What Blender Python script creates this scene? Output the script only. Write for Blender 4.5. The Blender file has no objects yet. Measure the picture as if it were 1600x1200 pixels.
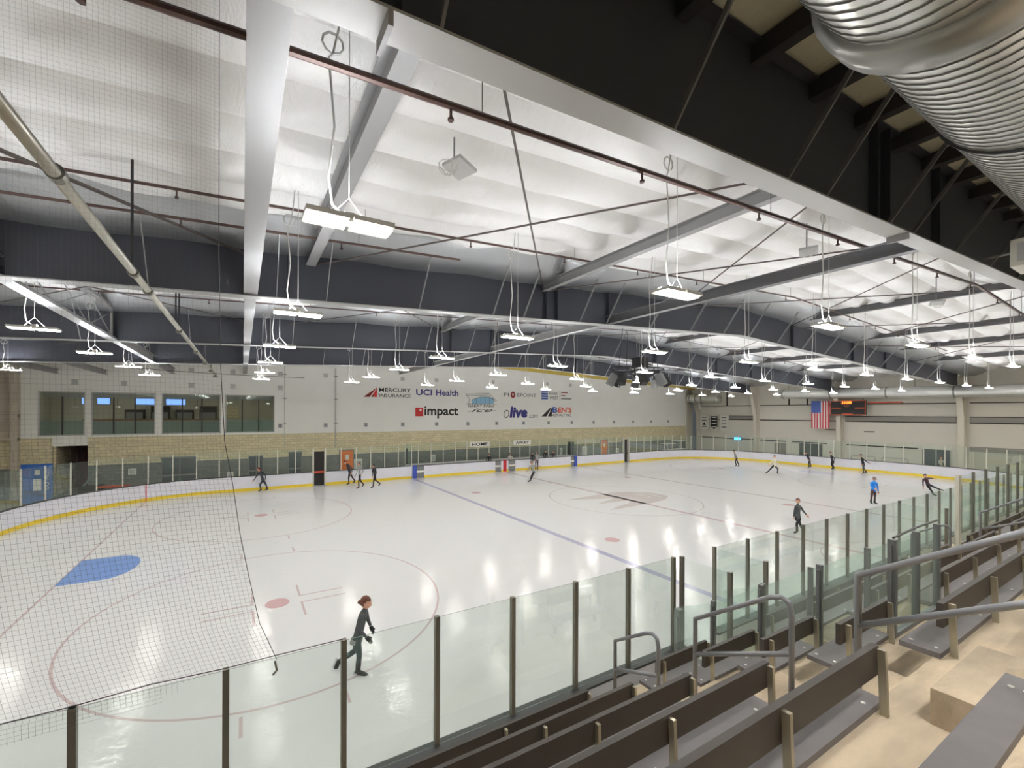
import bpy, bmesh, math, random
import numpy as np
from mathutils import Vector, Matrix, Quaternion
R = random.Random(7)
SC = bpy.context.scene
COL = SC.collection
PI = math.pi

# ---------------------------------------------------------------- camera, world, exposure
YAW, ROLL = 1.072, 0.003
CAM = Vector((-21.32, -18.95, 5.45))
FW = Vector((math.cos(YAW), math.sin(YAW), 0)); RT0 = Vector((math.sin(YAW), -math.cos(YAW), 0)); UP0 = Vector((0, 0, 1))
RT = RT0*math.cos(ROLL)+UP0*math.sin(ROLL); UPV = -RT0*math.sin(ROLL)+UP0*math.cos(ROLL)
cd = bpy.data.cameras.new('camera'); cam = bpy.data.objects.new('camera', cd); COL.objects.link(cam)
cam.matrix_world = Matrix(((RT.x, UPV.x, -FW.x, CAM.x), (RT.y, UPV.y, -FW.y, CAM.y), (RT.z, UPV.z, -FW.z, CAM.z), (0, 0, 0, 1)))
cd.sensor_width = 36; cd.lens = 656.35/1600*36
cd.shift_x = (800-736.23)/1600; cd.shift_y = (644.73-600)/1600
cd.clip_start = 0.05; cd.clip_end = 300
SC.camera = cam
w = bpy.data.worlds.new('world'); SC.world = w; w.use_nodes = True
w.node_tree.nodes['Background'].inputs[0].default_value = (0.8, 0.85, 0.9, 1)
w.node_tree.nodes['Background'].inputs[1].default_value = 0.05
vs = SC.view_settings; vs.view_transform = 'Standard'; vs.look = 'None'; vs.exposure = 0.72; vs.gamma = 1.0
try: vs.use_curve_mapping = False
except Exception: pass
LAMP = 64.0      # radiance of the LED faces
CEIL_FILL = 215.0       # radiance of the glowing slots added to the fixtures to brighten the ceiling
cy = SC.cycles
cy.max_bounces = 8; cy.diffuse_bounces = 4; cy.use_adaptive_sampling = True; cy.adaptive_threshold = .02; cy.glossy_bounces = 4; cy.transmission_bounces = 4
cy.transparent_max_bounces = 28; cy.use_denoising = True; cy.sample_clamp_indirect = 6.0; cy.sample_clamp_direct = 0
cy.caustics_reflective = False; cy.caustics_refractive = False

# ---------------------------------------------------------------- materials
def lin(c): return tuple(((x/255/12.92) if x/255 <= .04045 else ((x/255+.055)/1.055)**2.4) for x in c)
def mat(name, rgb, rough=.6, metal=0., spec=.5, emit=None, es=0., var=0., vscale=3., bump=0., bscale=40., stretch=None):
    m = bpy.data.materials.new(name); m.use_nodes = True; nt = m.node_tree; N = nt.nodes; L = nt.links
    b = N['Principled BSDF']; c = lin(rgb)+(1,)
    b.inputs['Base Color'].default_value = c; b.inputs['Roughness'].default_value = rough
    b.inputs['Metallic'].default_value = metal; b.inputs['Specular IOR Level'].default_value = spec
    if emit: b.inputs['Emission Color'].default_value = lin(emit)+(1,); b.inputs['Emission Strength'].default_value = es
    if var or bump:
        tc = N.new('ShaderNodeTexCoord'); mp = N.new('ShaderNodeMapping'); L.new(tc.outputs['Object'], mp.inputs[0])
        if stretch: mp.inputs['Scale'].default_value = stretch
    if var:
        n = N.new('ShaderNodeTexNoise'); n.inputs['Scale'].default_value = vscale; n.inputs['Detail'].default_value = 6
        L.new(mp.outputs[0], n.inputs[0])
        r = N.new('ShaderNodeMapRange'); r.inputs[1].default_value = .3; r.inputs[2].default_value = .7
        r.inputs[3].default_value = 1-var; r.inputs[4].default_value = 1+var
        L.new(n.outputs[0], r.inputs[0])
        mx = N.new('ShaderNodeVectorMath'); mx.operation = 'SCALE'; mx.inputs[0].default_value = c[:3]
        L.new(r.outputs[0], mx.inputs['Scale']); L.new(mx.outputs[0], b.inputs['Base Color'])
    if bump:
        n2 = N.new('ShaderNodeTexNoise'); n2.inputs['Scale'].default_value = bscale; n2.inputs['Detail'].default_value = 5
        L.new(mp.outputs[0], n2.inputs[0])
        bp = N.new('ShaderNodeBump'); bp.inputs['Strength'].default_value = 1; bp.inputs['Distance'].default_value = bump
        L.new(n2.outputs[0], bp.inputs['Height']); L.new(bp.outputs[0], b.inputs['Normal'])
    return m

def block_mat(name, rgb, mortar, bw=.42, bh=.205, var=.12):
    """coursed concrete block: brick pattern on the wall's own x / z metres"""
    m = bpy.data.materials.new(name); m.use_nodes = True; nt = m.node_tree; N = nt.nodes; L = nt.links
    b = N['Principled BSDF']; b.inputs['Roughness'].default_value = .85
    tc = N.new('ShaderNodeTexCoord'); sp = N.new('ShaderNodeSeparateXYZ'); L.new(tc.outputs['Object'], sp.inputs[0])
    ad = N.new('ShaderNodeMath'); ad.operation = 'ADD'; L.new(sp.outputs[0], ad.inputs[0]); L.new(sp.outputs[1], ad.inputs[1])
    cb = N.new('ShaderNodeCombineXYZ'); L.new(ad.outputs[0], cb.inputs[0]); L.new(sp.outputs[2], cb.inputs[1])
    br = N.new('ShaderNodeTexBrick'); L.new(cb.outputs[0], br.inputs[0])
    c = lin(rgb); br.inputs['Color1'].default_value = tuple(x*(1-var) for x in c)+(1,)
    br.inputs['Color2'].default_value = tuple(min(1, x*(1+var)) for x in c)+(1,)
    br.inputs['Mortar'].default_value = lin(mortar)+(1,)
    br.inputs['Scale'].default_value = 1; br.inputs['Mortar Size'].default_value = .012
    br.inputs['Brick Width'].default_value = bw; br.inputs['Row Height'].default_value = bh
    L.new(br.outputs[0], b.inputs['Base Color'])
    n2 = N.new('ShaderNodeTexNoise'); n2.inputs['Scale'].default_value = 12; n2.inputs['Detail'].default_value = 8
    L.new(tc.outputs['Object'], n2.inputs[0])
    bp = N.new('ShaderNodeBump'); bp.inputs['Distance'].default_value = .02
    L.new(n2.outputs[0], bp.inputs['Height']); L.new(bp.outputs[0], b.inputs['Normal'])
    return m

def glass_mat(name, tint, refl=.08, haze=0.):
    """thin safety glass: tinted see-through with a mirror reflection by Fresnel"""
    m = bpy.data.materials.new(name); m.use_nodes = True; nt = m.node_tree; N = nt.nodes; L = nt.links
    N.remove(N['Principled BSDF']); out = N['Material Output']
    t = N.new('ShaderNodeBsdfTransparent'); t.inputs[0].default_value = tint+(1,)
    g = N.new('ShaderNodeBsdfGlossy'); g.inputs['Roughness'].default_value = .02
    g.inputs[0].default_value = (.9, 1, .95, 1)
    fr = N.new('ShaderNodeFresnel'); fr.inputs[0].default_value = 1.5
    mu = N.new('ShaderNodeMath'); mu.operation = 'MULTIPLY'; mu.inputs[1].default_value = refl*10
    mu.use_clamp = True
    mx = N.new('ShaderNodeMixShader'); L.new(fr.outputs[0], mu.inputs[0]); L.new(mu.outputs[0], mx.inputs[0])
    L.new(t.outputs[0], mx.inputs[1]); L.new(g.outputs[0], mx.inputs[2]); last = mx
    if haze:          # scratches and dust catch a little light
        df = N.new('ShaderNodeBsdfDiffuse'); df.inputs[0].default_value = (.86, .95, .90, 1); hz = N.new('ShaderNodeMixShader'); hz.inputs[0].default_value = haze
        L.new(mx.outputs[0], hz.inputs[1]); L.new(df.outputs[0], hz.inputs[2]); last = hz
    L.new(last.outputs[0], out.inputs[0])
    return m

def ice_mat(name, rgb, amount=1.):
    """glossy ice with skate cuts; the paint under it keeps its own colour"""
    m = bpy.data.materials.new(name); m.use_nodes = True; nt = m.node_tree; N = nt.nodes; L = nt.links
    b = N['Principled BSDF']; b.inputs['Base Color'].default_value = lin(rgb)+(1,)
    b.inputs['IOR'].default_value = 1.31
    tc = N.new('ShaderNodeTexCoord')
    n1 = N.new('ShaderNodeTexNoise'); n1.inputs['Scale'].default_value = .9; n1.inputs['Detail'].default_value = 3
    L.new(tc.outputs['Object'], n1.inputs[0])
    rr = N.new('ShaderNodeMapRange'); rr.inputs[1].default_value = .35; rr.inputs[2].default_value = .65
    rr.inputs[3].default_value = .035; rr.inputs[4].default_value = .075
    L.new(n1.outputs[0], rr.inputs[0]); L.new(rr.outputs[0], b.inputs['Roughness'])
    mp = N.new('ShaderNodeMapping'); mp.inputs['Scale'].default_value = (1.2, 3.2, 1); mp.inputs['Rotation'].default_value = (0, 0, .5)
    L.new(tc.outputs['Object'], mp.inputs[0])
    n2 = N.new('ShaderNodeTexNoise'); n2.inputs['Scale'].default_value = 2.2; n2.inputs['Detail'].default_value = 6
    n2.inputs['Distortion'].default_value = 1.2
    L.new(mp.outputs[0], n2.inputs[0])
    bp = N.new('ShaderNodeBump'); bp.inputs['Distance'].default_value = .0055; bp.inputs['Strength'].default_value = 1
    L.new(n2.outputs[0], bp.inputs['Height']); L.new(bp.outputs[0], b.inputs['Normal'])
    return m

def foil_mat(name, rgb, rough, metal, bump):
    m = mat(name, rgb, rough, metal)
    nt = m.node_tree; N = nt.nodes; L = nt.links; b = N['Principled BSDF']
    tc = N.new('ShaderNodeTexCoord'); mp = N.new('ShaderNodeMapping'); mp.inputs['Scale'].default_value = (1.6, .55, 1)
    L.new(tc.outputs['Object'], mp.inputs[0])
    n = N.new('ShaderNodeTexNoise'); n.inputs['Scale'].default_value = 2.4; n.inputs['Detail'].default_value = 7
    n.inputs['Roughness'].default_value = .62; n.inputs['Distortion'].default_value = .6
    L.new(mp.outputs[0], n.inputs[0])
    bp = N.new('ShaderNodeBump'); bp.inputs['Distance'].default_value = bump; bp.inputs['Strength'].default_value = 1
    L.new(n.outputs[0], bp.inputs['Height']); L.new(bp.outputs[0], b.inputs['Normal'])
    return m

ICE = ice_mat('ice', (227, 228, 230))
M = {
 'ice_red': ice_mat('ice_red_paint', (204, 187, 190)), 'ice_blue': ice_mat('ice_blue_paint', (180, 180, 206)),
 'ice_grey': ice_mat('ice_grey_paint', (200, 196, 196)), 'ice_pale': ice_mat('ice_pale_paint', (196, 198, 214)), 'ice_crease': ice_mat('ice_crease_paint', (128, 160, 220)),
 'ice_dot': ice_mat('ice_dot_paint', (208, 174, 178)), 'ice_logo': ice_mat('ice_logo_paint', (206, 198, 197)),
 'board': mat('board_white', (232, 232, 242), .35, var=.03, vscale=1.5),
 'kick': mat('kick_yellow', (234, 206, 60), .4), 'cap': mat('board_cap', (64, 66, 68), .45),
 'alu': mat('aluminium_post', (196, 194, 184), .35, .85), 'alu_d': mat('bronze_post', (126, 123, 114), .4, .5),
  'glass_edge': mat('glass_edge', (112, 128, 120), .6), 'white_post': mat('white_post', (228, 226, 214), .4), 'dkpost': mat('dark_steel_post', (118, 122, 124), .45, .4),
 'glass': glass_mat('rink_glass', (.935, .965, .948), .02, .03), 'glass_t': glass_mat('rail_glass', (.95, .985, .97), .018, .07),
 'wglass': glass_mat('window_glass', (.82, .86, .84), .05),
 'white_wall': mat('white_wall', (246, 245, 240), .75, var=.02, vscale=.6),
 'tan_block': block_mat('tan_block', (224, 213, 178), (186, 174, 142), var=.08),
 'dark_block': block_mat('dark_block', (124, 127, 122), (104, 106, 102)),
 'grey_block': block_mat('grey_block', (206, 196, 180), (176, 166, 152), .9, .6),
 'beige': mat('beige_panel', (232, 228, 217), .6, var=.02, vscale=.5), 'beige_col': mat('beige_column', (232, 226, 212), .5),
 'girt': mat('dark_girt', (52, 46, 44), .6), 'girt_l': mat('grey_girt', (150, 146, 140), .5),
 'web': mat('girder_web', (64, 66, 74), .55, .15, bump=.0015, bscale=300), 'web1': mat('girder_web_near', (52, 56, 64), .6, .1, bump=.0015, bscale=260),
 'flange': mat('girder_flange', (172, 172, 170), .5, .2), 'beam': mat('strut_grey', (158, 158, 158), .5, .2),
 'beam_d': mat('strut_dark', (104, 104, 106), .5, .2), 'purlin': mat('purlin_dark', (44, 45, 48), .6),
 'rod': mat('rod_brown', (96, 88, 84), .5, .3), 'pipe': mat('pipe_maroon', (86, 66, 60), .45, .3), 'brace': mat('brace_steel', (168, 170, 170), .45, .4),
 'foil': foil_mat('ceiling_foil', (246, 245, 243), .55, 0., .05), 'drape': foil_mat('shade_grey_drape', (176, 178, 180), .35, .75, .03),
 'tintfoil': foil_mat('shade_tinted_foil', (236, 234, 212), .8, 0., .04), 'yellow': mat('yellow_insulation', (214, 190, 96), .9, var=.1),
 'duct': mat('duct_galvanised', (232, 233, 230), .3, .85, var=.06, vscale=1.2), 'seam_d': mat('seam_shade', (104, 104, 100), .5, .6), 'duct_d': mat('duct_band', (150, 150, 146), .35, .9),
 'concrete': mat('stand_concrete', (208, 191, 166), .8, var=.3, vscale=1.6, bump=.006, bscale=22, stretch=(.7, 2.2, 1)),
 'conc_grey': mat('grey_concrete', (170, 168, 160), .7, var=.08, vscale=.8),
 'seat': mat('seat_plank', (112, 108, 110), .55, var=.08, vscale=6), 'back': mat('backrest_brown', (64, 59, 56), .5, var=.08, vscale=5),
 'bpost': mat('bench_post', (186, 181, 162), .35, .75), 'rail': mat('rail_steel', (140, 142, 148), .35, .6), 'bolt': mat('bolt', (240, 240, 235), .3, .6),
 'black': mat('black_plastic', (28, 28, 30), .5), 'dark': mat('dark_void', (48, 46, 46), .8), 'maroon': mat('maroon_paint', (92, 48, 54), .6),
 'net': mat('net_cord', (88, 84, 84), .8), 'orange': mat('orange_door', (236, 120, 36), .5), 'redbar': mat('red_bar', (216, 84, 52), .5),
 'blue': mat('blue_paint', (62, 84, 178), .4), 'red': mat('red_paint', (206, 48, 62), .4), 'paper': mat('paper', (238, 236, 228), .7),
 'signblue': mat('sign_blue', (28, 100, 190), .4), 'grey': mat('mid_grey', (130, 132, 132), .5), 'ltgrey': mat('light_grey', (190, 190, 188), .5),
 'k': mat('ink_black', (40, 38, 38), .6), 'ir': mat('ink_red', (206, 44, 44), .5), 'ib': mat('ink_blue', (52, 50, 130), .5),
 'idr': mat('ink_dark_red', (140, 36, 34), .5), 'igr': mat('ink_grey', (96, 100, 104), .6), 'ilb': mat('ink_light_blue', (150, 196, 224), .6),
 'wht': mat('ink_white', (240, 240, 238), .6), 'ior': mat('ink_orange', (226, 96, 60), .5), 'ibb': mat('ink_bens_blue', (60, 92, 176), .5),
 'led': mat('led_face', (255, 250, 240), .5, emit=(255, 251, 243), es=LAMP), 'ledfill': mat('added_ceiling_fill', (255, 250, 240), .5, emit=(248, 251, 255), es=CEIL_FILL),
 'led_stand': mat('led_face_stand', (255, 250, 240), .5, emit=(255, 252, 247), es=88.),
 'lampbody': mat('lamp_housing', (214, 212, 206), .45, .2), 'cord': mat('white_cord', (206, 206, 200), .6),
 'amber': mat('amber_digits', (255, 160, 60), .5, emit=(255, 140, 40), es=2.2), 'screen': mat('blue_screen', (110, 150, 250), .4, emit=(120, 158, 255), es=1.3),
 'blueled': mat('blue_led', (90, 190, 250), .4, emit=(70, 180, 255), es=2.0), 'int_l': mat('interior_light', (255, 240, 220), .5, emit=(255, 240, 220), es=22.),
 'wood': mat('wood_counter', (150, 96, 56), .5), 'int_wall': mat('lounge_wall', (200, 198, 182), .7),
 'skin': mat('skin', (224, 172, 146), .5), 'hair_b': mat('hair_brown', (104, 62, 44), .55), 'hair_d': mat('hair_dark', (48, 38, 34), .55),
 'hair_r': mat('hair_auburn', (106, 44, 38), .55), 'hair_g': mat('hair_grey', (150, 132, 124), .6),
 'boot': mat('skate_boot', (34, 32, 34), .4), 'bootw': mat('skate_boot_white', (216, 214, 210), .4), 'blade': mat('skate_blade', (220, 222, 226), .15, 1.),
}
def cloth(name, rgb): 
    if name not in M: M[name] = mat(name, rgb, .85, var=.06, vscale=14, bump=.003, bscale=60)
    return M[name]

# ---------------------------------------------------------------- mesh builder
class B:
    def __init__(s): s.v = []; s.f = []; s.m = []
    def add(s, vs, fs, mi=0):
        o = len(s.v); s.v += [tuple(x) for x in vs]; s.f += [tuple(i+o for i in f) for f in fs]; s.m += [mi]*len(fs); return s
    def box(s, x0, x1, y0, y1, z0, z1, mi=0):
        return s.add([(x0,y0,z0),(x1,y0,z0),(x1,y1,z0),(x0,y1,z0),(x0,y0,z1),(x1,y0,z1),(x1,y1,z1),(x0,y1,z1)],
                     [(0,3,2,1),(4,5,6,7),(0,1,5,4),(1,2,6,5),(2,3,7,6),(3,0,4,7)], mi)
    def bar(s, p, q, wd, h, up=(0,0,1), mi=0):
        p = Vector(p); q = Vector(q); d = (q-p).normalized(); up = Vector(up)
        sd = d.cross(up)
        if sd.length < 1e-5: sd = d.cross(Vector((1,0,0)))
        sd.normalize(); u = sd.cross(d).normalized(); a = sd*wd/2; b = u*h/2
        vs = [p-a-b, p+a-b, p+a+b, p-a+b, q-a-b, q+a-b, q+a+b, q-a+b]
        return s.add(vs, [(0,1,2,3),(7,6,5,4),(0,4,5,1),(1,5,6,2),(2,6,7,3),(3,7,4,0)], mi)
    def tube(s, pts, r, n=8, mi=0, cap=True):
        pts = [Vector(p) for p in pts]; rs = r if isinstance(r, (list, tuple)) else [r]*len(pts)
        rings = []; prev = None
        for i, p in enumerate(pts):
            d = (pts[min(i+1, len(pts)-1)]-pts[max(i-1, 0)])
            d = d.normalized() if d.length > 1e-9 else Vector((0,0,1))
            if prev is None:
                a = d.orthogonal().normalized()
            else:
                a = prev-d*prev.dot(d)
                a = a.normalized() if a.length > 1e-6 else d.orthogonal().normalized()
            prev = a; b = d.cross(a)
            rings.append([p+(a*math.cos(2*PI*k/n)+b*math.sin(2*PI*k/n))*rs[i] for k in range(n)])
        vs = [v for rg in rings for v in rg]; fs = []
        for i in range(len(pts)-1):
            for k in range(n):
                fs.append((i*n+k, i*n+(k+1)%n, (i+1)*n+(k+1)%n, (i+1)*n+k))
        if cap: fs.append(tuple(range(n-1, -1, -1))); fs.append(tuple((len(pts)-1)*n+k for k in range(n)))
        return s.add(vs, fs, mi)
    def prism(s, poly, axis, a0, a1, mi=0):
        """poly: 2-d outline (ccw) in the two other axes; extruded along axis from a0 to a1"""
        n = len(poly)
        def P(q, a): return {'x': (a, q[0], q[1]), 'y': (q[0], a, q[1]), 'z': (q[0], q[1], a)}[axis]
        vs = [P(q, a0) for q in poly]+[P(q, a1) for q in poly]
        fs = [tuple(range(n)), tuple(range(2*n-1, n-1, -1))]+[(i, i+n, (i+1) % n+n, (i+1) % n) for i in range(n)]
        return s.add(vs, fs, mi)
    def strip(s, path, off0, off1, z0, z1, closed=False, mi=0):
        """wall of given thickness along a 2-d path (offsets to the left of travel)"""
        n = len(path); P = [Vector((a, b)) for a, b in path]; nr = []
        for i in range(n):
            a = P[(i-1) % n] if (closed or i > 0) else P[i]; b = P[(i+1) % n] if (closed or i < n-1) else P[i]
            d = (b-a).normalized(); nr.append(Vector((-d.y, d.x)))
        vs = []
        for i in range(n):
            for o in (off0, off1):
                q = P[i]+nr[i]*o
                vs += [(q.x, q.y, z0), (q.x, q.y, z1)]
        fs = []
        for i in range(n if closed else n-1):
            a = i*4; b = ((i+1) % n)*4
            fs += [(a, b, b+1, a+1), (a+2, a+3, b+3, b+2), (a+1, b+1, b+3, a+3), (a, a+2, b+2, b)]
        if not closed: fs += [(0, 1, 3, 2), ((n-1)*4, (n-1)*4+2, (n-1)*4+3, (n-1)*4+1)]
        return s.add(vs, fs, mi)
    def disc(s, c, r, z, n=48, a0=0, a1=2*PI, r0=0, mi=0):
        full = abs(a1-a0-2*PI) < 1e-6; k = n if full else n+1
        if r0:
            vs = []
            for i in range(k):
                a = a0+(a1-a0)*i/n; vs += [(c[0]+r0*math.cos(a), c[1]+r0*math.sin(a), z), (c[0]+r*math.cos(a), c[1]+r*math.sin(a), z)]
            fs = [(2*i, 2*i+1, 2*((i+1) % k)+1, 2*((i+1) % k)) for i in range(n)]
        else:
            vs = [(c[0]+r*math.cos(a0+(a1-a0)*i/n), c[1]+r*math.sin(a0+(a1-a0)*i/n), z) for i in range(k)]; fs = [tuple(range(k))]
        return s.add(vs, fs, mi)
    def build(s, name, m, parent=None, smooth=False, fixn=False):
        me = bpy.data.meshes.new(name); me.from_pydata(s.v, [], s.f)
        ms = m if isinstance(m, (list, tuple)) else [m]
        for x in ms: me.materials.append(M[x] if isinstance(x, str) else x)
        if len(ms) > 1: me.polygons.foreach_set('material_index', s.m)
        if smooth: me.polygons.foreach_set('use_smooth', [True]*len(me.polygons))
        if fixn:
            bm = bmesh.new(); bm.from_mesh(me); bmesh.ops.recalc_face_normals(bm, faces=bm.faces); bm.to_mesh(me); bm.free()
        me.update()
        o = bpy.data.objects.new(name, me); COL.objects.link(o)
        if parent is not None:
            o.parent = parent; o.matrix_parent_inverse = parent.matrix_basis.inverted()
        return o
def tag(o, label=None, cat=None, group=None, kind=None):
    if label: o['label'] = label
    if cat: o['category'] = cat
    if group: o['group'] = group
    if kind: o['kind'] = kind
    return o
def thing(name, label, cat, loc=(0,0,0), group=None):
    o = bpy.data.objects.new(name, None); COL.objects.link(o); o.location = loc; o.empty_display_size = .1
    return tag(o, label, cat, group)
def dup(o, parent=None, off=(0,0,0)):
    """copy of a thing with its parts and sub-parts; the offset goes to the top one only"""
    c = o.copy(); COL.objects.link(c)
    if parent is None: c.location = o.location+Vector(off)
    else: c.parent = parent
    for ch in list(o.children): dup(ch, c)
    return c
def text(s, x0, x1, z0, z1, where, m, parent, name='lettering', weight=0., shear=0., facing='-y', font=None, th=.004, align=None):
    """letters fitted to a box on a wall; facing -y: wall plane y=where seen from -y; -x: plane x=where, x0..x1 are y values left to right"""
    cu = bpy.data.curves.new('t', 'FONT'); cu.body = s; cu.size = 1; cu.offset = weight; cu.shear = shear; cu.extrude = 0.0
    cu.resolution_u = 3
    t = bpy.data.objects.new('t', cu); COL.objects.link(t)
    dg = bpy.context.evaluated_depsgraph_get(); me = bpy.data.meshes.new_from_object(t.evaluated_get(dg))
    bpy.data.objects.remove(t); bpy.data.curves.remove(cu)
    P = np.array([v.co[:] for v in me.vertices]); lo = P.min(0); hi = P.max(0)
    for v in me.vertices:
        a = (v.co.x-lo[0])/(hi[0]-lo[0]); b = (v.co.y-lo[1])/(hi[1]-lo[1])
        X = x0+(x1-x0)*a; Z = z0+(z1-z0)*b
        v.co = (X, where, Z) if facing == '-y' else (where, X, Z)
    me.materials.append(M[m]); o = bpy.data.objects.new(name, me); COL.objects.link(o)
    if parent is not None: o.parent = parent; o.matrix_parent_inverse = parent.matrix_basis.inverted()
    return o
ORD = ['first', 'second', 'third', 'fourth', 'fifth', 'sixth', 'seventh', 'eighth', 'ninth', 'tenth', 'eleventh', 'twelfth', 'thirteenth', 'fourteenth']

# ---------------------------------------------------------------- the place, in metres
XE, YW, YN = 34.4, 17.3, -24.5         # end wall, far wall, wall behind the viewer
HX, HY, RC = 30.69, 13.8, 8.02          # rink half length, half width, corner radius
FRAMES = [-15.9, -7.2, 1.4, 9.6]
def zb(x): return 9.25-.0445*abs(x)    # underside of the girders
def zt(x): return 10.98-.052*abs(x)    # their top
def zc(x): return 11.12-.052*abs(x)    # ceiling

def setting():
    b = B(); b.box(-37, 36, YN-.3, YW+8, -.3, -.02); tag(b.build('floor', 'conc_grey'), kind='structure')
    # roof skin above the foil
    b = B(); b.prism([(-36, 9.4), (0, 11.55), (36, 9.4), (36, 9.6), (0, 11.8), (-36, 9.6)], 'y', YN-.3, YW+.3)
    tag(b.build('ceiling', 'beige', fixn=True), kind='structure')
    # ceiling insulation: sagging pleats along x between the girders
    edges = [FRAMES[0]]+FRAMES[1:]+[YW]
    vs = []; fs = []
    xs = np.arange(-34.4, 34.41, .28)
    b = B()
    for y0, y1 in zip(edges[:-1], edges[1:]):
        n = max(1, round((y1-y0)/1.15)); wd = (y1-y0)/n
        for k in range(n):
            t = np.linspace(0, 1, 11)
            ph = R.random()*6
            vs = []
            for x in xs:
                sag = .23*(1+.25*math.sin(x*1.1+ph)+.2*math.sin(x*2.7+ph*2))
                for tt in t:
                    y = y0+(k+tt)*wd
                    s = math.sin(PI*min(1, tt**.72))
                    z = zc(x)-sag*max(0, s)-.03*math.sin(x*3.3+tt*5+ph)*math.sin(PI*tt)
                    vs.append((x, y, z))
            m = len(t); fs = [(i*m+j, i*m+j+1, (i+1)*m+j+1, (i+1)*m+j) for i in range(len(xs)-1) for j in range(m-1)]
            b.add(vs, fs)
    o = tag(b.build('ceiling_insulation', 'foil', smooth=True), kind='structure')
    b = B(); vs = []; ys = np.linspace(YN, FRAMES[0], 30)
    for x in xs:
        for y in ys: vs.append((x, y, zc(x)-.02-.05*math.sin(PI*((x/1.5) % 1))))
    m = len(ys); b.add(vs, [(i*m+j, i*m+j+1, (i+1)*m+j+1, (i+1)*m+j) for i in range(len(xs)-1) for j in range(m-1)])
    tag(b.build('ceiling_lining', 'tintfoil', smooth=True), kind='structure')  # white foil tinted tan to stand in for the weak light here
    # foil drapes where the lining meets each girder; grey metal colour stands in for shade
    for y in FRAMES[1:]:
        b = B(); vs = []
        prof = [(-1.75, .10), (-1.45, -.12), (-1.1, -.36), (-.7, -.5), (-.35, -.52), (-.02, -.5)]
        for x in xs:
            for dy, dz in prof: vs.append((x, y+dy, zc(x)-.06+dz*(1+.06*math.sin(x*1.7+y))+.0))
        m = len(prof); b.add(vs, [(i*m+j, i*m+j+1, (i+1)*m+j+1, (i+1)*m+j) for i in range(len(xs)-1) for j in range(m-1)])
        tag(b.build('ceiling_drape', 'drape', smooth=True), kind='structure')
    # walls
    b = B()
    def wallseg(x0, x1, z0, z1, mi): b.box(x0, x1, YW, YW+.25, z0, z1, mi)
    # masonry in courses: dark painted below, tan above, white board on top; the recess at the left end stays open
    for x0, x1 in ((-34.6, -31.95), (-30.22, 31.95)):
        wallseg(x0, x1, 0, 1.9, 0); wallseg(x0, x1, 1.9, 3.75, 1)
    wallseg(-31.95, -30.22, 3.22, 3.75, 2)
    win = [(-32.6, -30.36), (-30.05, -26.63), (-26.28, -22.72), (-22.44, -19.1)]
    xs_ = [-33.4]
    for a, c in win: wallseg(xs_[-1], a, 3.75, 9.2, 2); wallseg(a, c, 3.75, 3.88, 2); wallseg(a, c, 6.74, 9.0, 2); xs_.append(c)
    b.prism([(-19.1, 3.75), (31.95, 3.75), (31.95, 8.75), (0, 10.05), (-19.1, 9.27)], 'y', YW, YW+.25, 2)
    b.prism([(-33.4, 9.0), (-19.1, 9.0), (-19.1, 9.27), (-33.4, 8.65)], 'y', YW+.001, YW+.25, 2)
    tag(b.build('wall_far', ['dark_block', 'tan_block', 'white_wall'], fixn=True), kind='structure')
    b = B(); b.prism([(-34.4, 8.6), (0, 10.03), (34.4, 8.6), (34.4, 9.35), (0, 11.15), (-34.4, 9.35)], 'y', YW+.03, YW+.2)
    tag(b.build('trim_1', 'yellow', fixn=True), kind='structure')
    b = B(); b.box(-34.6, -33.4, YW-.02, YW+.25, 3.75, 9.4); b.box(-33.75, -33.42, YW-.35, YW, 0, 9)
    b.box(-34.6, -33.42, YW-.4, YW-.02, 5.1, 5.22); b.box(-34.6, -33.42, YW-.4, YW-.02, 3.65, 3.8)
    tag(b.build('wall_corner', 'grey_block'), kind='structure')
    b = B(); b.box(-34.9, -34.4, YN, YW+.25, 0, 9.5); tag(b.build('wall_left', 'beige'), kind='structure')
    b = B(); b.box(-34.9, 34.9, YN-.3, YN, 0, 9.6); tag(b.build('wall_back', 'beige'), kind='structure')
    b = B(); b.box(XE, XE+.3, YN, YW+.25, 0, 9.5); tag(b.build('wall_right', 'beige'), kind='structure')
    b = B(); b.box(31.7, 32.0, YW-.02, YW+.27, 0, 8.8); b.box(32.0, XE, YW+.8, YW+1.0, 0, 9.4); tag(b.build('wall_return', 'beige_col'), kind='structure')
    # recess at the far left, maroon soffit and side
    b = B(); b.box(-31.95, -31.85, YW+.25, YW+4, 0, 3.6, 0); b.box(-30.22, -30.12, YW+.25, YW+4, 0, 3.6, 1)
    b.box(-31.95, -30.12, YW+.2, YW+4, 3.22, 3.32, 1); b.box(-31.95, -30.12, YW+4, YW+4.1, 0, 3.4, 1)
    tag(b.build('wall_recess', ['tan_block', 'maroon']), kind='structure')
    # lounge behind the windows
    for q, m in (((-33.5, -18.4, YW+5, YW+5.2, 3.4, 7.4), 'int_wall'), ((-33.6, -33.5, YW+.25, YW+5, 3.4, 7.4), 'int_wall'), ((-18.4, -18.3, YW+.25, YW+5, 3.4, 7.4), 'int_wall')):
        tag(B().box(*q).build('wall_lounge', m), kind='structure')
    tag(B().box(-33.5, -18.4, YW+.25, YW+5, 3.3, 3.4).build('floor_lounge', 'grey'), kind='structure'); tag(B().box(-33.5, -18.4, YW+.25, YW+5, 7.3, 7.4).build('ceiling_lounge', 'dark'), kind='structure')
    b = B()
    for x in (-31.5, -28.2, -24.6, -20.8): b.box(x-.5, x+.5, YW+1.6, YW+1.8, 7.24, 7.28)
    tag(b.build('ceiling_light', 'int_l'), 'light strips in the upper lounge ceiling behind the windows', 'light')
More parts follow.
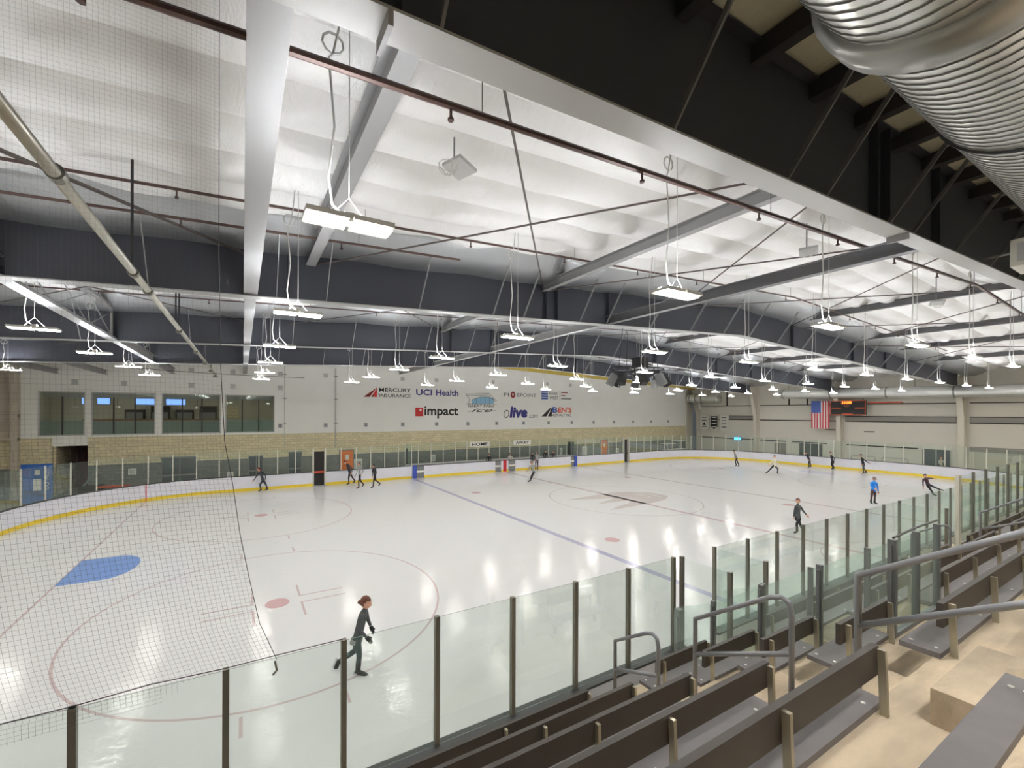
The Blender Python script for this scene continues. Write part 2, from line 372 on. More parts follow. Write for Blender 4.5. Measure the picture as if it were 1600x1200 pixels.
    # glazed windows
    nb = [1, 2, 2, 2]
    for i, (a, c) in enumerate(win):
        b = B(); t = .07
        b.box(a, c, YW-.03, YW+.12, 3.88, 3.88+t); b.box(a, c, YW-.03, YW+.12, 6.74-t, 6.74)
        b.box(a, a+t, YW-.03, YW+.12, 3.88, 6.74); b.box(c-t, c, YW-.03, YW+.12, 3.88, 6.74)
        wn = tag(b.build('window_%d' % (i+1), 'ltgrey'), kind='structure')
        for k in range(nb[i]):
            x = a+(c-a)*(k+1)/(nb[i]+1); m = B(); m.box(x-.035, x+.035, YW, YW+.1, 3.9, 6.4); m.build('mullion', 'black', wn)
        g = B(); g.box(a+t, c-t, YW+.05, YW+.06, 3.95, 6.67); g.build('pane', 'wglass', wn)
        g = B(); g.box(a+t, c-t, YW+.07, YW+.09, 3.95, 4.85); g.build('frosted_film', mat_film, wn)
        g = B(); g.box(a+t, c-t, YW+.5, YW+.55, 6.35, 6.66); g.build('bulkhead', 'ltgrey', wn)
mat_film = glass_mat('frosted_film', (.55, .6, .57), .02, .45)
setting()

# ---------------------------------------------------------------- ice and its markings
def arc(cx, cyy, r, a0, a1, n=14): return [(cx+r*math.cos(a0+(a1-a0)*i/n), cyy+r*math.sin(a0+(a1-a0)*i/n)) for i in range(n+1)]
def rink_path(n=16):
    p = []
    p += arc(HX-RC, -HY+RC, RC, -PI/2, 0, n); p += arc(HX-RC, HY-RC, RC, 0, PI/2, n)
    p += arc(-HX+RC, HY-RC, RC, PI/2, PI, n); p += arc(-HX+RC, -HY+RC, RC, PI, 1.5*PI, n)
    return p
def ice():
    b = B(); p = rink_path(24); b.prism(p, 'z', -.02, 0.0)
    ic = tag(b.build('ice_sheet', ICE, fixn=True), 'white glossy sheet of skating ice inside the boards', 'ice')
    xb, xg, xe, xn, ye, yn = 8.97, 26.45, 20.43, 7.34, 5.8, 6.0
    z = .002
    def part(name, bb, m): return bb.build(name, m, ic)
    part('center_line', B().add([(-.14,-HY+.1,z),(.14,-HY+.1,z),(.14,HY-.1,z),(-.14,HY-.1,z)], [(0,1,2,3)]), 'ice_red')
    for s in (-1, 1):
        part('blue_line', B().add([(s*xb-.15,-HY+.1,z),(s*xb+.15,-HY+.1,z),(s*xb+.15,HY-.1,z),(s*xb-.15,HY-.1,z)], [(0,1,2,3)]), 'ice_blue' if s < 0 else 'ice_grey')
        yl = HY-RC+math.sqrt(max(0, RC**2-(xg-(HX-RC))**2))-.1
        part('goal_line', B().add([(s*xg-.035,-yl,z),(s*xg+.035,-yl,z),(s*xg+.035,yl,z),(s*xg-.035,yl,z)], [(0,1,2,3)]), 'ice_red')
        # crease: sides then an arc towards the middle
        yc = 1.3; q = [(s*xg, -yc)]+[(s*(xg-1.15-.75*math.cos(a)), yc*math.sin(a)) for a in np.linspace(-PI/2, PI/2, 15)]+[(s*xg, yc)]
        if s > 0: q = q[::-1]
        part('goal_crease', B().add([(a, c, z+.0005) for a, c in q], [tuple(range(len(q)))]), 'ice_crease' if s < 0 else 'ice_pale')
        for t in (-1, 1):
            c = (s*xe, t*ye)
            part('faceoff_circle', B().disc(c, 4.57+.03, z, 72, r0=4.57-.03), 'ice_red')
            part('faceoff_dot', B().disc(c, .32, z+.001), 'ice_dot')
            part('faceoff_dot', B().disc((s*xn, t*yn), .32, z+.001), 'ice_dot')
            def mark(xa, xb_, ya, yb_): part('faceoff_mark', B().add([(min(xa,xb_), min(ya,yb_), z), (max(xa,xb_), min(ya,yb_), z), (max(xa,xb_), max(ya,yb_), z), (min(xa,xb_), max(ya,yb_), z)], [(0,1,2,3)]), 'ice_red')
            for a in (-1, 1):
                for q in (-1, 1):
                    x0 = c[0]+a*.62; x1 = c[0]+a*1.85; y0 = c[1]+q*.24; y1 = c[1]+q*1.1
                    mark(x0+a*.03, x1, y0-.03, y0+.03); mark(x0-.03, x0+.03, y0-q*.03, y1)
                for e in (-.9, .9): mark(c[0]+e-.03, c[0]+e+.03, c[1]+a*4.6, c[1]+a*5.15)
    part('center_circle', B().disc((0, 0), 4.6, z, 96, r0=4.53), 'ice_grey')
    part('referee_crease', B().disc((0, -HY+.1), 3.0, z, 40, 0, PI, r0=2.95), 'ice_red')
    # webbed foot emblem: three toes pointing to -x, rounded heel to +x
    sc = .95
    q = [(-3.7, 1.35), (-1.9, 1.55), (-.2, 1.75), (1.2, 1.75), (2.5, 1.3), (3.4, .5), (3.75, -.35), (3.4, -1.0), (2.4, -1.55), (1.0, -1.9), (-.8, -2.05), (-3.4, -2.1),
         (-2.0, -1.55), (-.8, -1.25), (-.3, -.9), (-.7, -.62), (-2.9, -.55), (-1.6, -.1), (-.7, .12), (-.75, .35), (-2.2, .8)]
    part('center_emblem', B().add([(a*sc, c*sc, z) for a, c in q[::-1]], [tuple(range(len(q)))]), 'ice_logo')
    bb = B()
    for rr in (1.2, 1.9, 2.6): bb.disc((.9, -.2), rr, z+.001, 16, -.35, .75, r0=rr-.12)
    part('emblem_stripes', bb, ICE)
    # frozen pond reflections of a team sign near the right blue line: pale lettering block
ice()

# ---------------------------------------------------------------- dasher boards and glass
ZB, ZG = 1.05, 2.75
def boards(label, path, posts=True, glass=True, closed=False, zg=ZG, spacing=1.206, start=None, post_m='white_post', name='dasher_board', kick=True, side=1, r=.028):
    """one run of dasher boards along a path travelled with the ice on its right (side=-1: on its left)"""
    p0 = path[0]
    root = thing(name, label, 'rink boards', (p0[0], p0[1], 0))
    o = side
    B().strip(path, min(0, .12*o), max(0, .12*o), .0, ZB-.04).build('panel', 'board', root, fixn=True)
    B().strip(path, -.03 if o > 0 else -.15, .15 if o > 0 else .03, ZB-.04, ZB).build('cap_rail', 'cap', root, fixn=True)
    if kick: B().strip(path, (-.012 if o > 0 else 0), (0 if o > 0 else .012), .0, .2).build('kick_plate', 'kick', root, fixn=True)
    if not glass: return root
    # walk the path for posts
    L = [0]
    for a, c in zip(path[:-1], path[1:]): L.append(L[-1]+math.dist(a, c))
    tot = L[-1]; n = max(1, round(tot/spacing)); ds = [tot*i/n for i in range(n+1)]
    if start is not None:
        ds = [start+spacing*i for i in range(60) if start+spacing*i <= tot+.01]
        if ds[0] > .3: ds = [0]+ds
        if tot-ds[-1] > .3: ds.append(tot)
    def P(d):
        d = min(max(d, 0), tot)
        for i in range(len(L)-1):
            if d <= L[i+1]+1e-9:
                t = (d-L[i])/max(1e-9, L[i+1]-L[i]); a = path[i]; c = path[i+1]
                tx, ty = (c[0]-a[0]), (c[1]-a[1]); ln = math.hypot(tx, ty); nx, ny = -ty/ln*o, tx/ln*o
                return (a[0]+tx*t+nx*.06, a[1]+ty*t+ny*.06)
    pts = [P(d) for d in ds]
    for q in pts:
        b = B(); b.box(q[0]-r, q[0]+r, q[1]-r, q[1]+r, ZB-.02, zg+.01); b.build('glass_post', post_m, root)
    for a, c in zip(pts[:-1], pts[1:]):
        b = B(); b.bar((a[0], a[1], (ZB+zg)/2), (c[0], c[1], (ZB+zg)/2), .012, zg-ZB-.01); b.m[4] = 1; b.build('glass_pane', ['glass', 'glass_edge'], root)
    return root

def all_boards():
    N = 12
    # near side (ice to +y): travel so that side offsets point to -y
    boards('near boards and tall glass left of the first gate, safety net hung above', [(-22.67, -HY), (-13.93, -HY)], side=-1, start=0., post_m='alu_d', spacing=1.206, r=.031)
    boards('near boards and tall glass right of the first gate, before the penalty area', [(-12.95, -HY), (22.67, -HY)], side=-1, start=.0, post_m='alu_d', spacing=1.195)
    # left end, from the near corner round to the far corner
    pl = arc(-HX+RC, -HY+RC, RC, 1.5*PI, PI, N)+arc(-HX+RC, HY-RC, RC, PI, PI/2, N)
    boards('curved white boards and glass round the left end of the rink', pl, side=1, spacing=1.25)
    pr = arc(HX-RC, HY-RC, RC, PI/2, 0, N)+arc(HX-RC, -HY+RC, RC, 0, -PI/2, N)
    boards('curved white boards and glass round the far right end, in front of the beige wall', pr, side=1, spacing=1.25)
    # far side
    boards('far boards from the left corner to the dark gate, below the upstairs windows', [(-22.67, HY), (-16.74, HY)], side=1)
    boards('far boards with glass in front of the left orange door', [(-15.84, HY), (-9.05, HY)], side=1, spacing=1.21)
    boards('far low boards without glass in front of the home bench', [(-7.93, HY), (-.95, HY)], side=1, glass=False)
    boards('short far board between the two benches, at the end of the red centre line', [(-.3, HY), (.5, HY)], side=1, glass=False)
    boards('far low boards without glass in front of the away bench', [(1.3, HY), (8.1, HY)], side=1, glass=False)
    boards('far boards with glass between the right blue post and the right dark gate', [(9.0, HY), (15.81, HY)], side=1, spacing=1.21)
    boards('far boards and glass from the right dark gate to the far right corner', [(16.7, HY), (22.67, HY)], side=1)
    # red strip where the goal line meets the far left boards
    for s, x, m, wd, lab in ((1, -8.77, 'blue', .3, 'blue painted board post at the left end of the home bench'), (1, 8.75, 'blue', .3, 'blue painted board post at the right end of the away bench'), (1, .1, 'red', .34, 'red painted board post on the far side at the centre line')):
        b = B(); b.box(x-wd/2, x+wd/2, HY-.03, HY+.14, 0, ZB+.02); tag(b.build('board_post', m), lab, 'post')
    b = B(); a = math.acos((26.45-(HX-RC))/RC); c = (-HX+RC-RC*math.cos(a), HY-RC+RC*math.sin(a)); 
    b.bar((c[0]+.02, c[1]-.02, 0), (c[0]+.02, c[1]-.02, ZB), .07, .04); tag(b.build('goal_line_stripe', 'red'), 'thin red stripe up the far left boards at the goal line', 'marking')
    # gates in the far boards
    for x0, x1, lab in ((-16.72, -15.86, 'open dark gate in the far boards, left of the orange door'), (15.83, 16.68, 'open dark gate in the far boards, right of the right orange door')):
        t = thing('rink_gate', lab, 'gate', ((x0+x1)/2, HY, 0))
        b = B(); b.box(x0, x1, HY+.3, HY+.36, 0, 2.5); b.build('dark_panel', 'dark', t)
        b = B(); b.box(x0, x1, HY+.2, HY+.28, .92, 1.05); b.build('crossbar', 'redbar' if x0 < 0 else 'dark', t)
        b = B(); b.box(x0, x0+.05, HY, HY+.3, 0, 2.75); b.build('jamb', 'white_post', t)
        b = B(); b.box(x1-.05, x1, HY, HY+.3, 0, 2.75); b.build('jamb', 'white_post', t)
    for x0, x1, lab in ((-8.6, -7.95, 'open bench door with dark opening beside the left blue post'), (-.93, -.33, 'grey bench door just left of the red post'), (.55, 1.28, 'white bench door just right of the red post'), (8.12, 8.6, 'grey bench door beside the right blue post')):
        t = thing('bench_door', lab, 'door', ((x0+x1)/2, HY, 0))
        b = B(); b.box(x0, x1, HY+.05, HY+.12, .05, ZB-.06); b.build('panel', 'grey', t)
        b = B(); b.box(x0, x1, HY+.02, HY+.05, .45, .6); b.build('latch_bar', 'paper', t)
        b = B(); b.box(x0, x1, HY-.01, HY+.13, ZB-.06, ZB); b.build('cap', 'cap', t)
    # glass wall behind the benches
    t = thing('bench_glass_wall', 'clear glass wall with pale posts behind the team benches', 'glass wall', (0, 15.5, 0))
    B().box(-9.0, 9.0, 15.45, 15.6, 0, 1.0).build('base_wall', 'ltgrey', t)
    for k in range(16):
        x = -9+18*k/15; B().box(x-.03, x+.03, 15.48, 15.54, 1.0, 2.75).build('glass_post', 'white_post', t)
        if k < 15: B().box(x+.03, x+1.17, 15.505, 15.515, 1.0, 2.72).build('glass_pane', 'glass', t)
    for x in (-9.0, 9.0):
        t = thing('bench_end_glass', ('left' if x < 0 else 'right')+' end glass panel closing the team bench area', 'glass panel', (x, 14.6, 0))
        B().box(x-.01, x+.01, HY+.16, 15.44, ZB, 2.75).build('glass_pane', 'glass', t)
        B().box(x-.06, x+.06, HY+.1, 15.44, 0, ZB).build('base_wall', 'board', t)
        B().box(x-.06, x+.06, 15.0, 15.12, ZB, 2.4).build('black_post', 'black', t)
    for x0, x1, lab in ((-8.4, -1.0, 'long white home bench behind the low boards'), (1.4, 8.0, 'long white away bench behind the low boards')):
        t = thing('players_bench', lab, 'bench', ((x0+x1)/2, 14.9, 0)); B().box(x0, x1, 14.7, 15.05, .66, .72).build('seat', 'board', t)
        for k in range(5):
            x = x0+.3+(x1-x0-.6)*k/4; B().box(x-.04, x+.04, 14.75, 15.0, 0, .66).build('leg', 'grey', t)
    # signs on the bench glass
    for s, x0, x1, lab in (('HOME', -2.75, -.6, 'white sign reading HOME hung on the glass behind the left bench'), ('AWAY', 2.15, 4.25, 'white sign reading AWAY hung on the glass behind the right bench')):
        t = thing('bench_sign', lab, 'sign', ((x0+x1)/2, 15.4, 2.2))
        B().box(x0, x1, 15.38, 15.42, 2.25, 2.72).build('panel', 'paper', t); B().box(x0+.1, x1-.1, 15.42, 15.505, 2.6, 2.64).build('bracket', 'grey', t)
        text(s, x0+.25, x1-.25, 2.33, 2.63, 15.375, 'k', t, weight=.02)
all_boards()

# ---------------------------------------------------------------- things on the far wall
def far_wall():
    y = YW-.012
    t = thing('wall_sign', 'painted red striped wedge and two line black insurance sponsor name, leftmost on the white wall', 'sign', (-10, y, 7.2))
    B().add([(-12.15, y, 6.79), (-11.3, y, 6.79), (-10.98, y, 7.2), (-10.98, y, 7.62)], [(0,1,2,3)]).build('wedge', 'idr', t)
    B().add([(-11.2, y-.002, 6.79), (-10.98, y-.002, 6.79), (-10.98, y-.002, 7.65), (-11.35, y-.002, 7.2)], [(0,1,2,3)]).build('wedge_front', 'ir', t)
    B().add([(-11.62, y-.004, 6.79), (-11.5, y-.004, 6.79), (-11.02, y-.004, 7.5), (-11.1, y-.004, 7.45)], [(0,1,2,3)]).build('wedge_gap', 'white_wall', t)
    text('MERCURY', -10.78, -7.84, 7.26, 7.62, y, 'k', t, weight=.01); text('INSURANCE', -10.78, -7.84, 6.79, 7.1, y, 'k', t)
    t = thing('wall_sign', 'dark blue painted hospital sponsor name on the white wall above the red square sign', 'sign', (-5, y, 7.3))
    text('UCI', -7.34, -5.75, 7.04, 7.6, y, 'ib', t, weight=.02); text('Health', -5.35, -3.0, 7.04, 7.62, y, 'ib', t, weight=.02)
    t = thing('wall_sign', 'painted red square and bold black lower case sponsor name on the white wall', 'sign', (-5, y, 5.5))
    B().box(-7.4, -6.62, y, y+.01, 5.1, 5.9).build('red_square', 'ir', t)
    b = B(); b.prism([(-6.9+.1*math.cos(a), 5.68+.1*math.sin(a)) for a in np.linspace(0, 2*PI, 13)[:-1]], 'y', y-.004, y); b.build('dot', 'wht', t)
    text('impact', -6.52, -3.0, 4.9, 6.02, y, 'k', t, weight=.025)
    # the rink's own emblem
    t = thing('wall_sign', 'painted rink emblem with blue building outline above script lettering, centre of the sign group', 'sign', (-.3, y, 6.4))
    b = B(); ro = [(-2.1, 7.22), (.4, 7.36), (1.35, 6.55)]
    for p, q in (((-2.15, 7.25), (.42, 7.4)), ((.42, 7.4), (1.38, 6.62)), ((-2.1, 7.1), (.3, 7.24)), ((.3, 7.24), (1.3, 6.5)), ((-2.15, 7.25), (-1.75, 6.75)), ((-1.75, 6.75), (-1.9, 6.33)), ((-2.15, 6.31), (1.4, 6.31))):
        b.bar((p[0], y, p[1]), (q[0], y, q[1]), .006, .035, up=(0, 0, 1) if abs(p[0]-q[0]) > .3 else (1, 0, 0))
    b.build('roof_outline', 'k', t)
    arcp = [(-1.5+2.5*i/10, 6.42+.62*math.sin(PI*(.15+.6*i/10))) for i in range(11)]
    b = B(); b.add([(-1.5, y, 6.33)]+[(a, y, c) for a, c in arcp]+[(1.0, y, 6.33)], [tuple(range(13))]); b.build('glazing', 'ilb', t)
    b = B()
    for i in range(0, 11, 2): b.bar((arcp[i][0], y-.003, 6.33), (arcp[i][0], y-.003, arcp[i][1]), .004, .03, up=(1,0,0))
    for i in range(10): b.bar((arcp[i][0], y-.003, arcp[i][1]), (arcp[i+1][0], y-.003, arcp[i+1][1]), .004, .04)
    b.build('glazing_bars', 'igr', t)
    text('GREAT PARK', -1.95, 1.12, 6.0, 6.24, y, 'k', t, weight=.01); text('ice', -1.6, .9, 5.5, 5.92, y, 'k', t, shear=.5)
    B().bar((.85, y, 5.58), (1.3, y, 5.7), .004, .03).build('flourish', 'k', t); B().bar((-1.95, y, 5.52), (-1.5, y, 5.62), .004, .03).build('flourish', 'k', t)
    t = thing('wall_sign', 'thin spaced grey capitals with a dark red round letter on the white wall', 'sign', (4.3, y, 7.3))
    text('FI', 2.22, 2.85, 7.12, 7.5, y, 'igr', t, name='lettering'); text('EPOINT', 3.9, 6.38, 7.12, 7.5, y, 'igr', t)
    b = B(); b.prism([(3.35+.3*math.cos(a), 7.31+.34*math.sin(a)) for a in np.linspace(0, 2*PI, 25)[:-1]], 'y', y-.002, y+.006); b.build('round_badge', 'idr', t)
    text('V', 3.2, 3.5, 7.14, 7.46, y-.006, 'wht', t, weight=.01)
    t = thing('wall_sign', 'purple lower case wordmark with an outlined round first letter on the white wall', 'sign', (4.4, y, 5.5))
    b = B(); n = 28
    vs = [];
    for i in range(n):
        a = 2*PI*i/n; vs += [(2.55+.33*math.cos(a)+.05*math.sin(a), y, 5.32+.42*math.sin(a)), (2.55+.26*math.cos(a)+.05*math.sin(a), y, 5.32+.35*math.sin(a))]
    b.add(vs, [(2*i, 2*i+1, 2*((i+1) % n)+1, 2*((i+1) % n)) for i in range(n)]); b.build('round_letter', 'k', t)
    text('live', 2.95, 5.2, 4.92, 6.1, y, 'ib', t, weight=.05, shear=.12); text('.com', 5.35, 6.56, 4.92, 5.25, y, 'k', t)
    t = thing('wall_sign', 'blue striped square with two stacked grey words, top right of the painted signs', 'sign', (9, y, 7.4))
    B().box(7.07, 7.95, y, y+.01, 6.92, 7.8).build('blue_square', 'ibb', t)
    b = B()
    for k in range(3): b.bar((7.07, y-.003, 7.15+.26*k), (7.95, y-.003, 6.98+.26*k+.12), .003, .06)
    b.build('white_stripes', 'wht', t)
    text('PARK', 8.15, 9.35, 7.42, 7.75, y, 'igr', t, weight=.01); text('WEST', 8.15, 9.4, 6.92, 7.28, y, 'igr', t, weight=.01)
    B().box(9.62, 9.65, y, y+.006, 6.85, 7.95).build('rule', 'igr', t)
    for k, wd in enumerate((.95, .6, 1.5)): B().box(9.8, 9.8+wd, y-.004, y, 7.66-.34*k, 7.76-.34*k).build('small_text_line', 'idr' if k < 2 else 'igr', t)
    t = thing('wall_sign', 'black road wedge with red and blue outlined paving company name, bottom right of the signs', 'sign', (9.2, y, 5.5))
    B().add([(7.08, y, 5.06), (7.75, y, 5.06), (8.5, y, 6.05), (8.2, y, 5.95)], [(0,1,2,3)]).build('road', 'k', t)
    B().add([(7.95, y, 5.06), (8.5, y, 5.06), (8.62, y, 6.1), (8.5, y, 6.0)], [(0,1,2,3)]).build('road', 'k', t)
    text('B', 8.58, 9.3, 5.46, 6.1, y, 'ibb', t, weight=.03); text("EN'S", 9.35, 11.33, 5.46, 6.1, y, 'ior', t, weight=.03)
    text('ASPHALT INC.', 8.57, 11.33, 5.06, 5.34, y, 'k', t, weight=.005)
    # square wall plates (two rows)
    xs = [-30.87, -28.36, -24.55, -21.95, -18.7]
    tl = [(x, 7.36) for x in xs]+[(-24.56, 8.45), (-21.95, 8.45), (-18.7, 8.45)]
    lows = [-18.7]+[-15.27+3.33*k for k in range(14)]
    k = 0
    for x in lows:
        k += 1; s = thing('wall_plate', 'small grey square vent plate, %s from the left in the row below the painted signs' % ORD[min(k-1, 13)] if k < 15 else 'small grey square vent plate nearest the far right corner in the lower row', 'vent', (x, YW-.02, 4.38), 'square vent plates on the white wall')
        B().box(x-.17, x+.17, YW-.03, YW-.002, 4.2, 4.54).build('plate', 'ltgrey', s)
        B().box(x-.09, x+.09, YW-.034, YW-.03, 4.26, 4.36).build('slot', 'igr', s); B().box(x-.09, x+.09, YW-.034, YW-.03, 4.4, 4.48).build('slot', 'igr', s)
    ups = tl+[(-15.27, 8.48), (-8.63, 8.48), (-5.3, 8.49), (.9, 8.54), (7.85, 8.6), (11.15, 8.57)]
    ups.sort()
    for k, (x, z) in enumerate(ups):
        s = thing('wall_plate', 'small grey square vent plate, %s of the upper plates counted from the left' % ORD[k] if k < 14 else 'small grey square vent plate above the blue striped square sign', 'vent', (x, YW-.02, z), 'square vent plates on the white wall')
        B().box(x-.17, x+.17, YW-.03, YW-.002, z-.17, z+.17).build('plate', 'ltgrey', s)
    for x, z0, lab in ((-14.45, 2.5, 'thin grey drain pipe running down the white wall left of the painted signs'), (-18.38, 2.6, 'thin grey conduit running down the white wall right of the upstairs windows')):
        t = thing('wall_pipe', lab, 'pipe', (x, YW-.08, z0)); w_ = .04 if x > -15 else .018
        b = B(); b.tube([(x-w_, YW-.08, z0), (x-w_, YW-.08, 9.1)], w_, 8); b.build('pipe', 'ltgrey', t)
        for z in (4.5, 6.5, 8.4): B().box(x-.14, x+.12, YW-.12, YW-.01, z, z+.05).build('clamp', 'grey', t)
    # doors
    for i, (x0, lab) in enumerate(((-14.12, 'left'), (15.8, 'right'))):
        b = B(); b.box(x0, x0+1.1, YW-.06, YW-.005, 0, 2.23); d = tag(b.build('door_%d' % (i+1), 'orange'), lab+' orange door in the dark lower wall', kind='structure')
        B().box(x0+.45, x0+.75, YW-.07, YW-.06, 1.45, 1.85).build('notice', 'paper', d); B().box(x0+.08, x0+.14, YW-.11, YW-.06, .95, 1.1).build('door_handle', 'alu', d)
        B().box(x0-.06, x0, YW-.07, YW, 0, 2.29).build('door_frame', 'grey', d); B().box(x0+1.1, x0+1.16, YW-.07, YW, 0, 2.29).build('door_frame', 'grey', d); B().box(x0-.06, x0+1.16, YW-.07, YW, 2.23, 2.29).build('door_frame', 'grey', d)
    for i, (x0, x1, h) in enumerate(((-26.3, -24.2, 2.25), (-18.1, -17.1, 2.3), (10.9, 11.7, 2.2), (-20.9, -19.9, 2.1))):
        b = B(); b.box(x0, x1, YW-.04, YW-.004, 0, h); d = tag(b.build('door_%d' % (i+3), 'dark_glass'), kind='structure')
        for x in (x0, (x0+x1)/2, x1-.05): B().box(x, x+.05, YW-.06, YW-.04, 0, h).build('door_stile', 'grey', d)
        B().box(x0, x1, YW-.06, YW-.04, h-.08, h).build('door_rail', 'grey', d); B().box(x0, x1, YW-.06, YW-.04, .9, 1.0).build('door_rail', 'grey', d)
    # small fittings on the dark band
    for x, z, wd, h, lab in ((-27.9, 1.35, .22, .2, 'white notice on the dark wall left of the double glass door'), (-12.6, .9, .35, .55, 'white framed notice board right of the left orange door'), (-5.6, 1.2, .2, .3, 'small white notice on the dark wall behind the home bench'), (9.8, 1.2, .16, .35, 'small white dispenser on the dark wall near the right blue post'), (13.3, .9, .35, .7, 'white framed notice board left of the right orange door'), (18.6, .95, .25, .25, 'white wall box right of the right orange door'), (-22.1, .75, .2, .18, 'round white wall socket under the pipe left of the skater in black')):
        t = thing('wall_notice', lab, 'notice', (x, YW-.05, z)); B().box(x-wd, x+wd, YW-.05, YW-.01, z-h, z+h).build('frame', 'paper', t); B().box(x-wd*.75, x+wd*.75, YW-.056, YW-.05, z-h*.75, z+h*.75).build('sheet', 'ltgrey', t)
    t = thing('equipment_cart', 'white skate aid cart and tables at the right end of the far walkway', 'cart', (26.5, 15.4, 0))
    B().box(24.8, 28.6, 15.1, 15.9, .85, .95).build('table_top', 'paper', t)
    for x in (25, 26.2, 27.3, 28.4): B().box(x-.04, x+.04, 15.2, 15.8, 0, .85).build('leg', 'ltgrey', t)
    for x, z in ((25.5, 1.6), (27.7, 1.9)): B().box(x-.9, x+.9, 15.0, 16.0, z, z+.06).build('canopy', 'paper', t)
    B().box(25.4, 25.46, 15.4, 15.5, .95, 1.6).build('post', 'ltgrey', t); B().box(27.6, 27.66, 15.4, 15.5, .95, 1.9).build('post', 'ltgrey', t)
M['dark_glass'] = mat('dark_glazing', (86, 94, 96), .15, .1)
far_wall()

def lounge():
    Y = YW
    # screens in the lounge
    for i, (x0, x1, lab) in enumerate(((-30.75, -30.4, 'sliver of a blue screen at the right edge of the leftmost upstairs window'), (-29.95, -29.3, 'blue menu screen at the left of the second upstairs window'), (-27.9, -26.7, 'blue menu screen at the right of the second upstairs window'), (-26.15, -25.0, 'blue menu screen at the left of the third upstairs window'))):
        t = thing('menu_screen', lab, 'screen', ((x0+x1)/2, Y+.9, 6.2)); B().box(x0, x1, Y+.88, Y+.92, 5.95, 6.5).build('display', 'screen', t); B().box(x0-.03, x1+.03, Y+.92, Y+.97, 5.92, 6.53).build('housing', 'black', t); B().box((x0+x1)/2-.03, (x0+x1)/2+.03, Y+.93, Y+.97, 6.53, 7.3).build('bracket', 'black', t)
    t = thing('bar_counter', 'long wooden lounge counter behind the middle upstairs windows', 'counter', (-26.5, Y+2.2, 3.4)); B().box(-31, -22.8, Y+2.0, Y+2.6, 4.75, 4.9).build('worktop', 'wood', t); B().box(-30.9, -22.9, Y+2.1, Y+2.5, 3.4, 4.75).build('front', 'grey', t)
    for i in range(4):
        x = -28.6+1.6*i; t = thing('wall_cabinet', 'dark kitchen unit on the lounge back wall, %s from the left' % ORD[i], 'cabinet', (x, Y+4.7, 4.9), 'dark kitchen units in the lounge')
        B().box(x-.6, x+.6, Y+4.5, Y+4.98, 4.5, 5.6+.3*(i % 2)).build('body', 'dark', t); B().box(x-.5, x+.5, Y+4.47, Y+4.5, 4.6, 5.4).build('door', 'grey', t)
    t = thing('kitchen_panel', 'cream slatted panel on the lounge back wall behind the third window', 'panel', (-22.3, Y+4.9, 5)); B().box(-23.1, -21.6, Y+4.9, Y+4.98, 4.9, 5.9).build('board', 'tan_block', t)
    for i in range(4):
        x = -21.9+.62*i; t = thing('bar_stool', 'black bar stool inside the rightmost upstairs window, %s from the left' % ORD[i], 'stool', (x, Y+.9, 3.4), 'bar stools in the lounge')
        B().box(x-.18, x+.18, Y+.75, Y+1.1, 4.3, 4.34).build('seat', 'black', t); B().box(x-.18, x+.18, Y+1.06, Y+1.1, 4.34, 4.75).build('backrest', 'black', t)
        for a in (-.16, .16):
            for c in (.77, 1.07): B().box(x+a-.015, x+a+.015, Y+c-.015, Y+c+.015, 3.4, 4.3).build('leg', 'black', t)
    for i, x in enumerate((-31.2, -29.0, -24.3)):
        t = thing('pendant_lamp', ('round pendant lamp behind the leftmost upstairs window', 'round pendant lamp behind the second upstairs window', 'round pendant lamp behind the third upstairs window')[i], 'lamp', (x, Y+1.4, 5.6))
        b = B(); b.tube([(x, Y+1.4, 7.3), (x, Y+1.4, 5.85)], .012, 6); b.build('cord', 'black', t); b = B(); b.tube([(x, Y+1.4, 5.85), (x, Y+1.4, 5.7)], [.06, .2], 12); b.build('shade', 'ltgrey', t)
lounge()

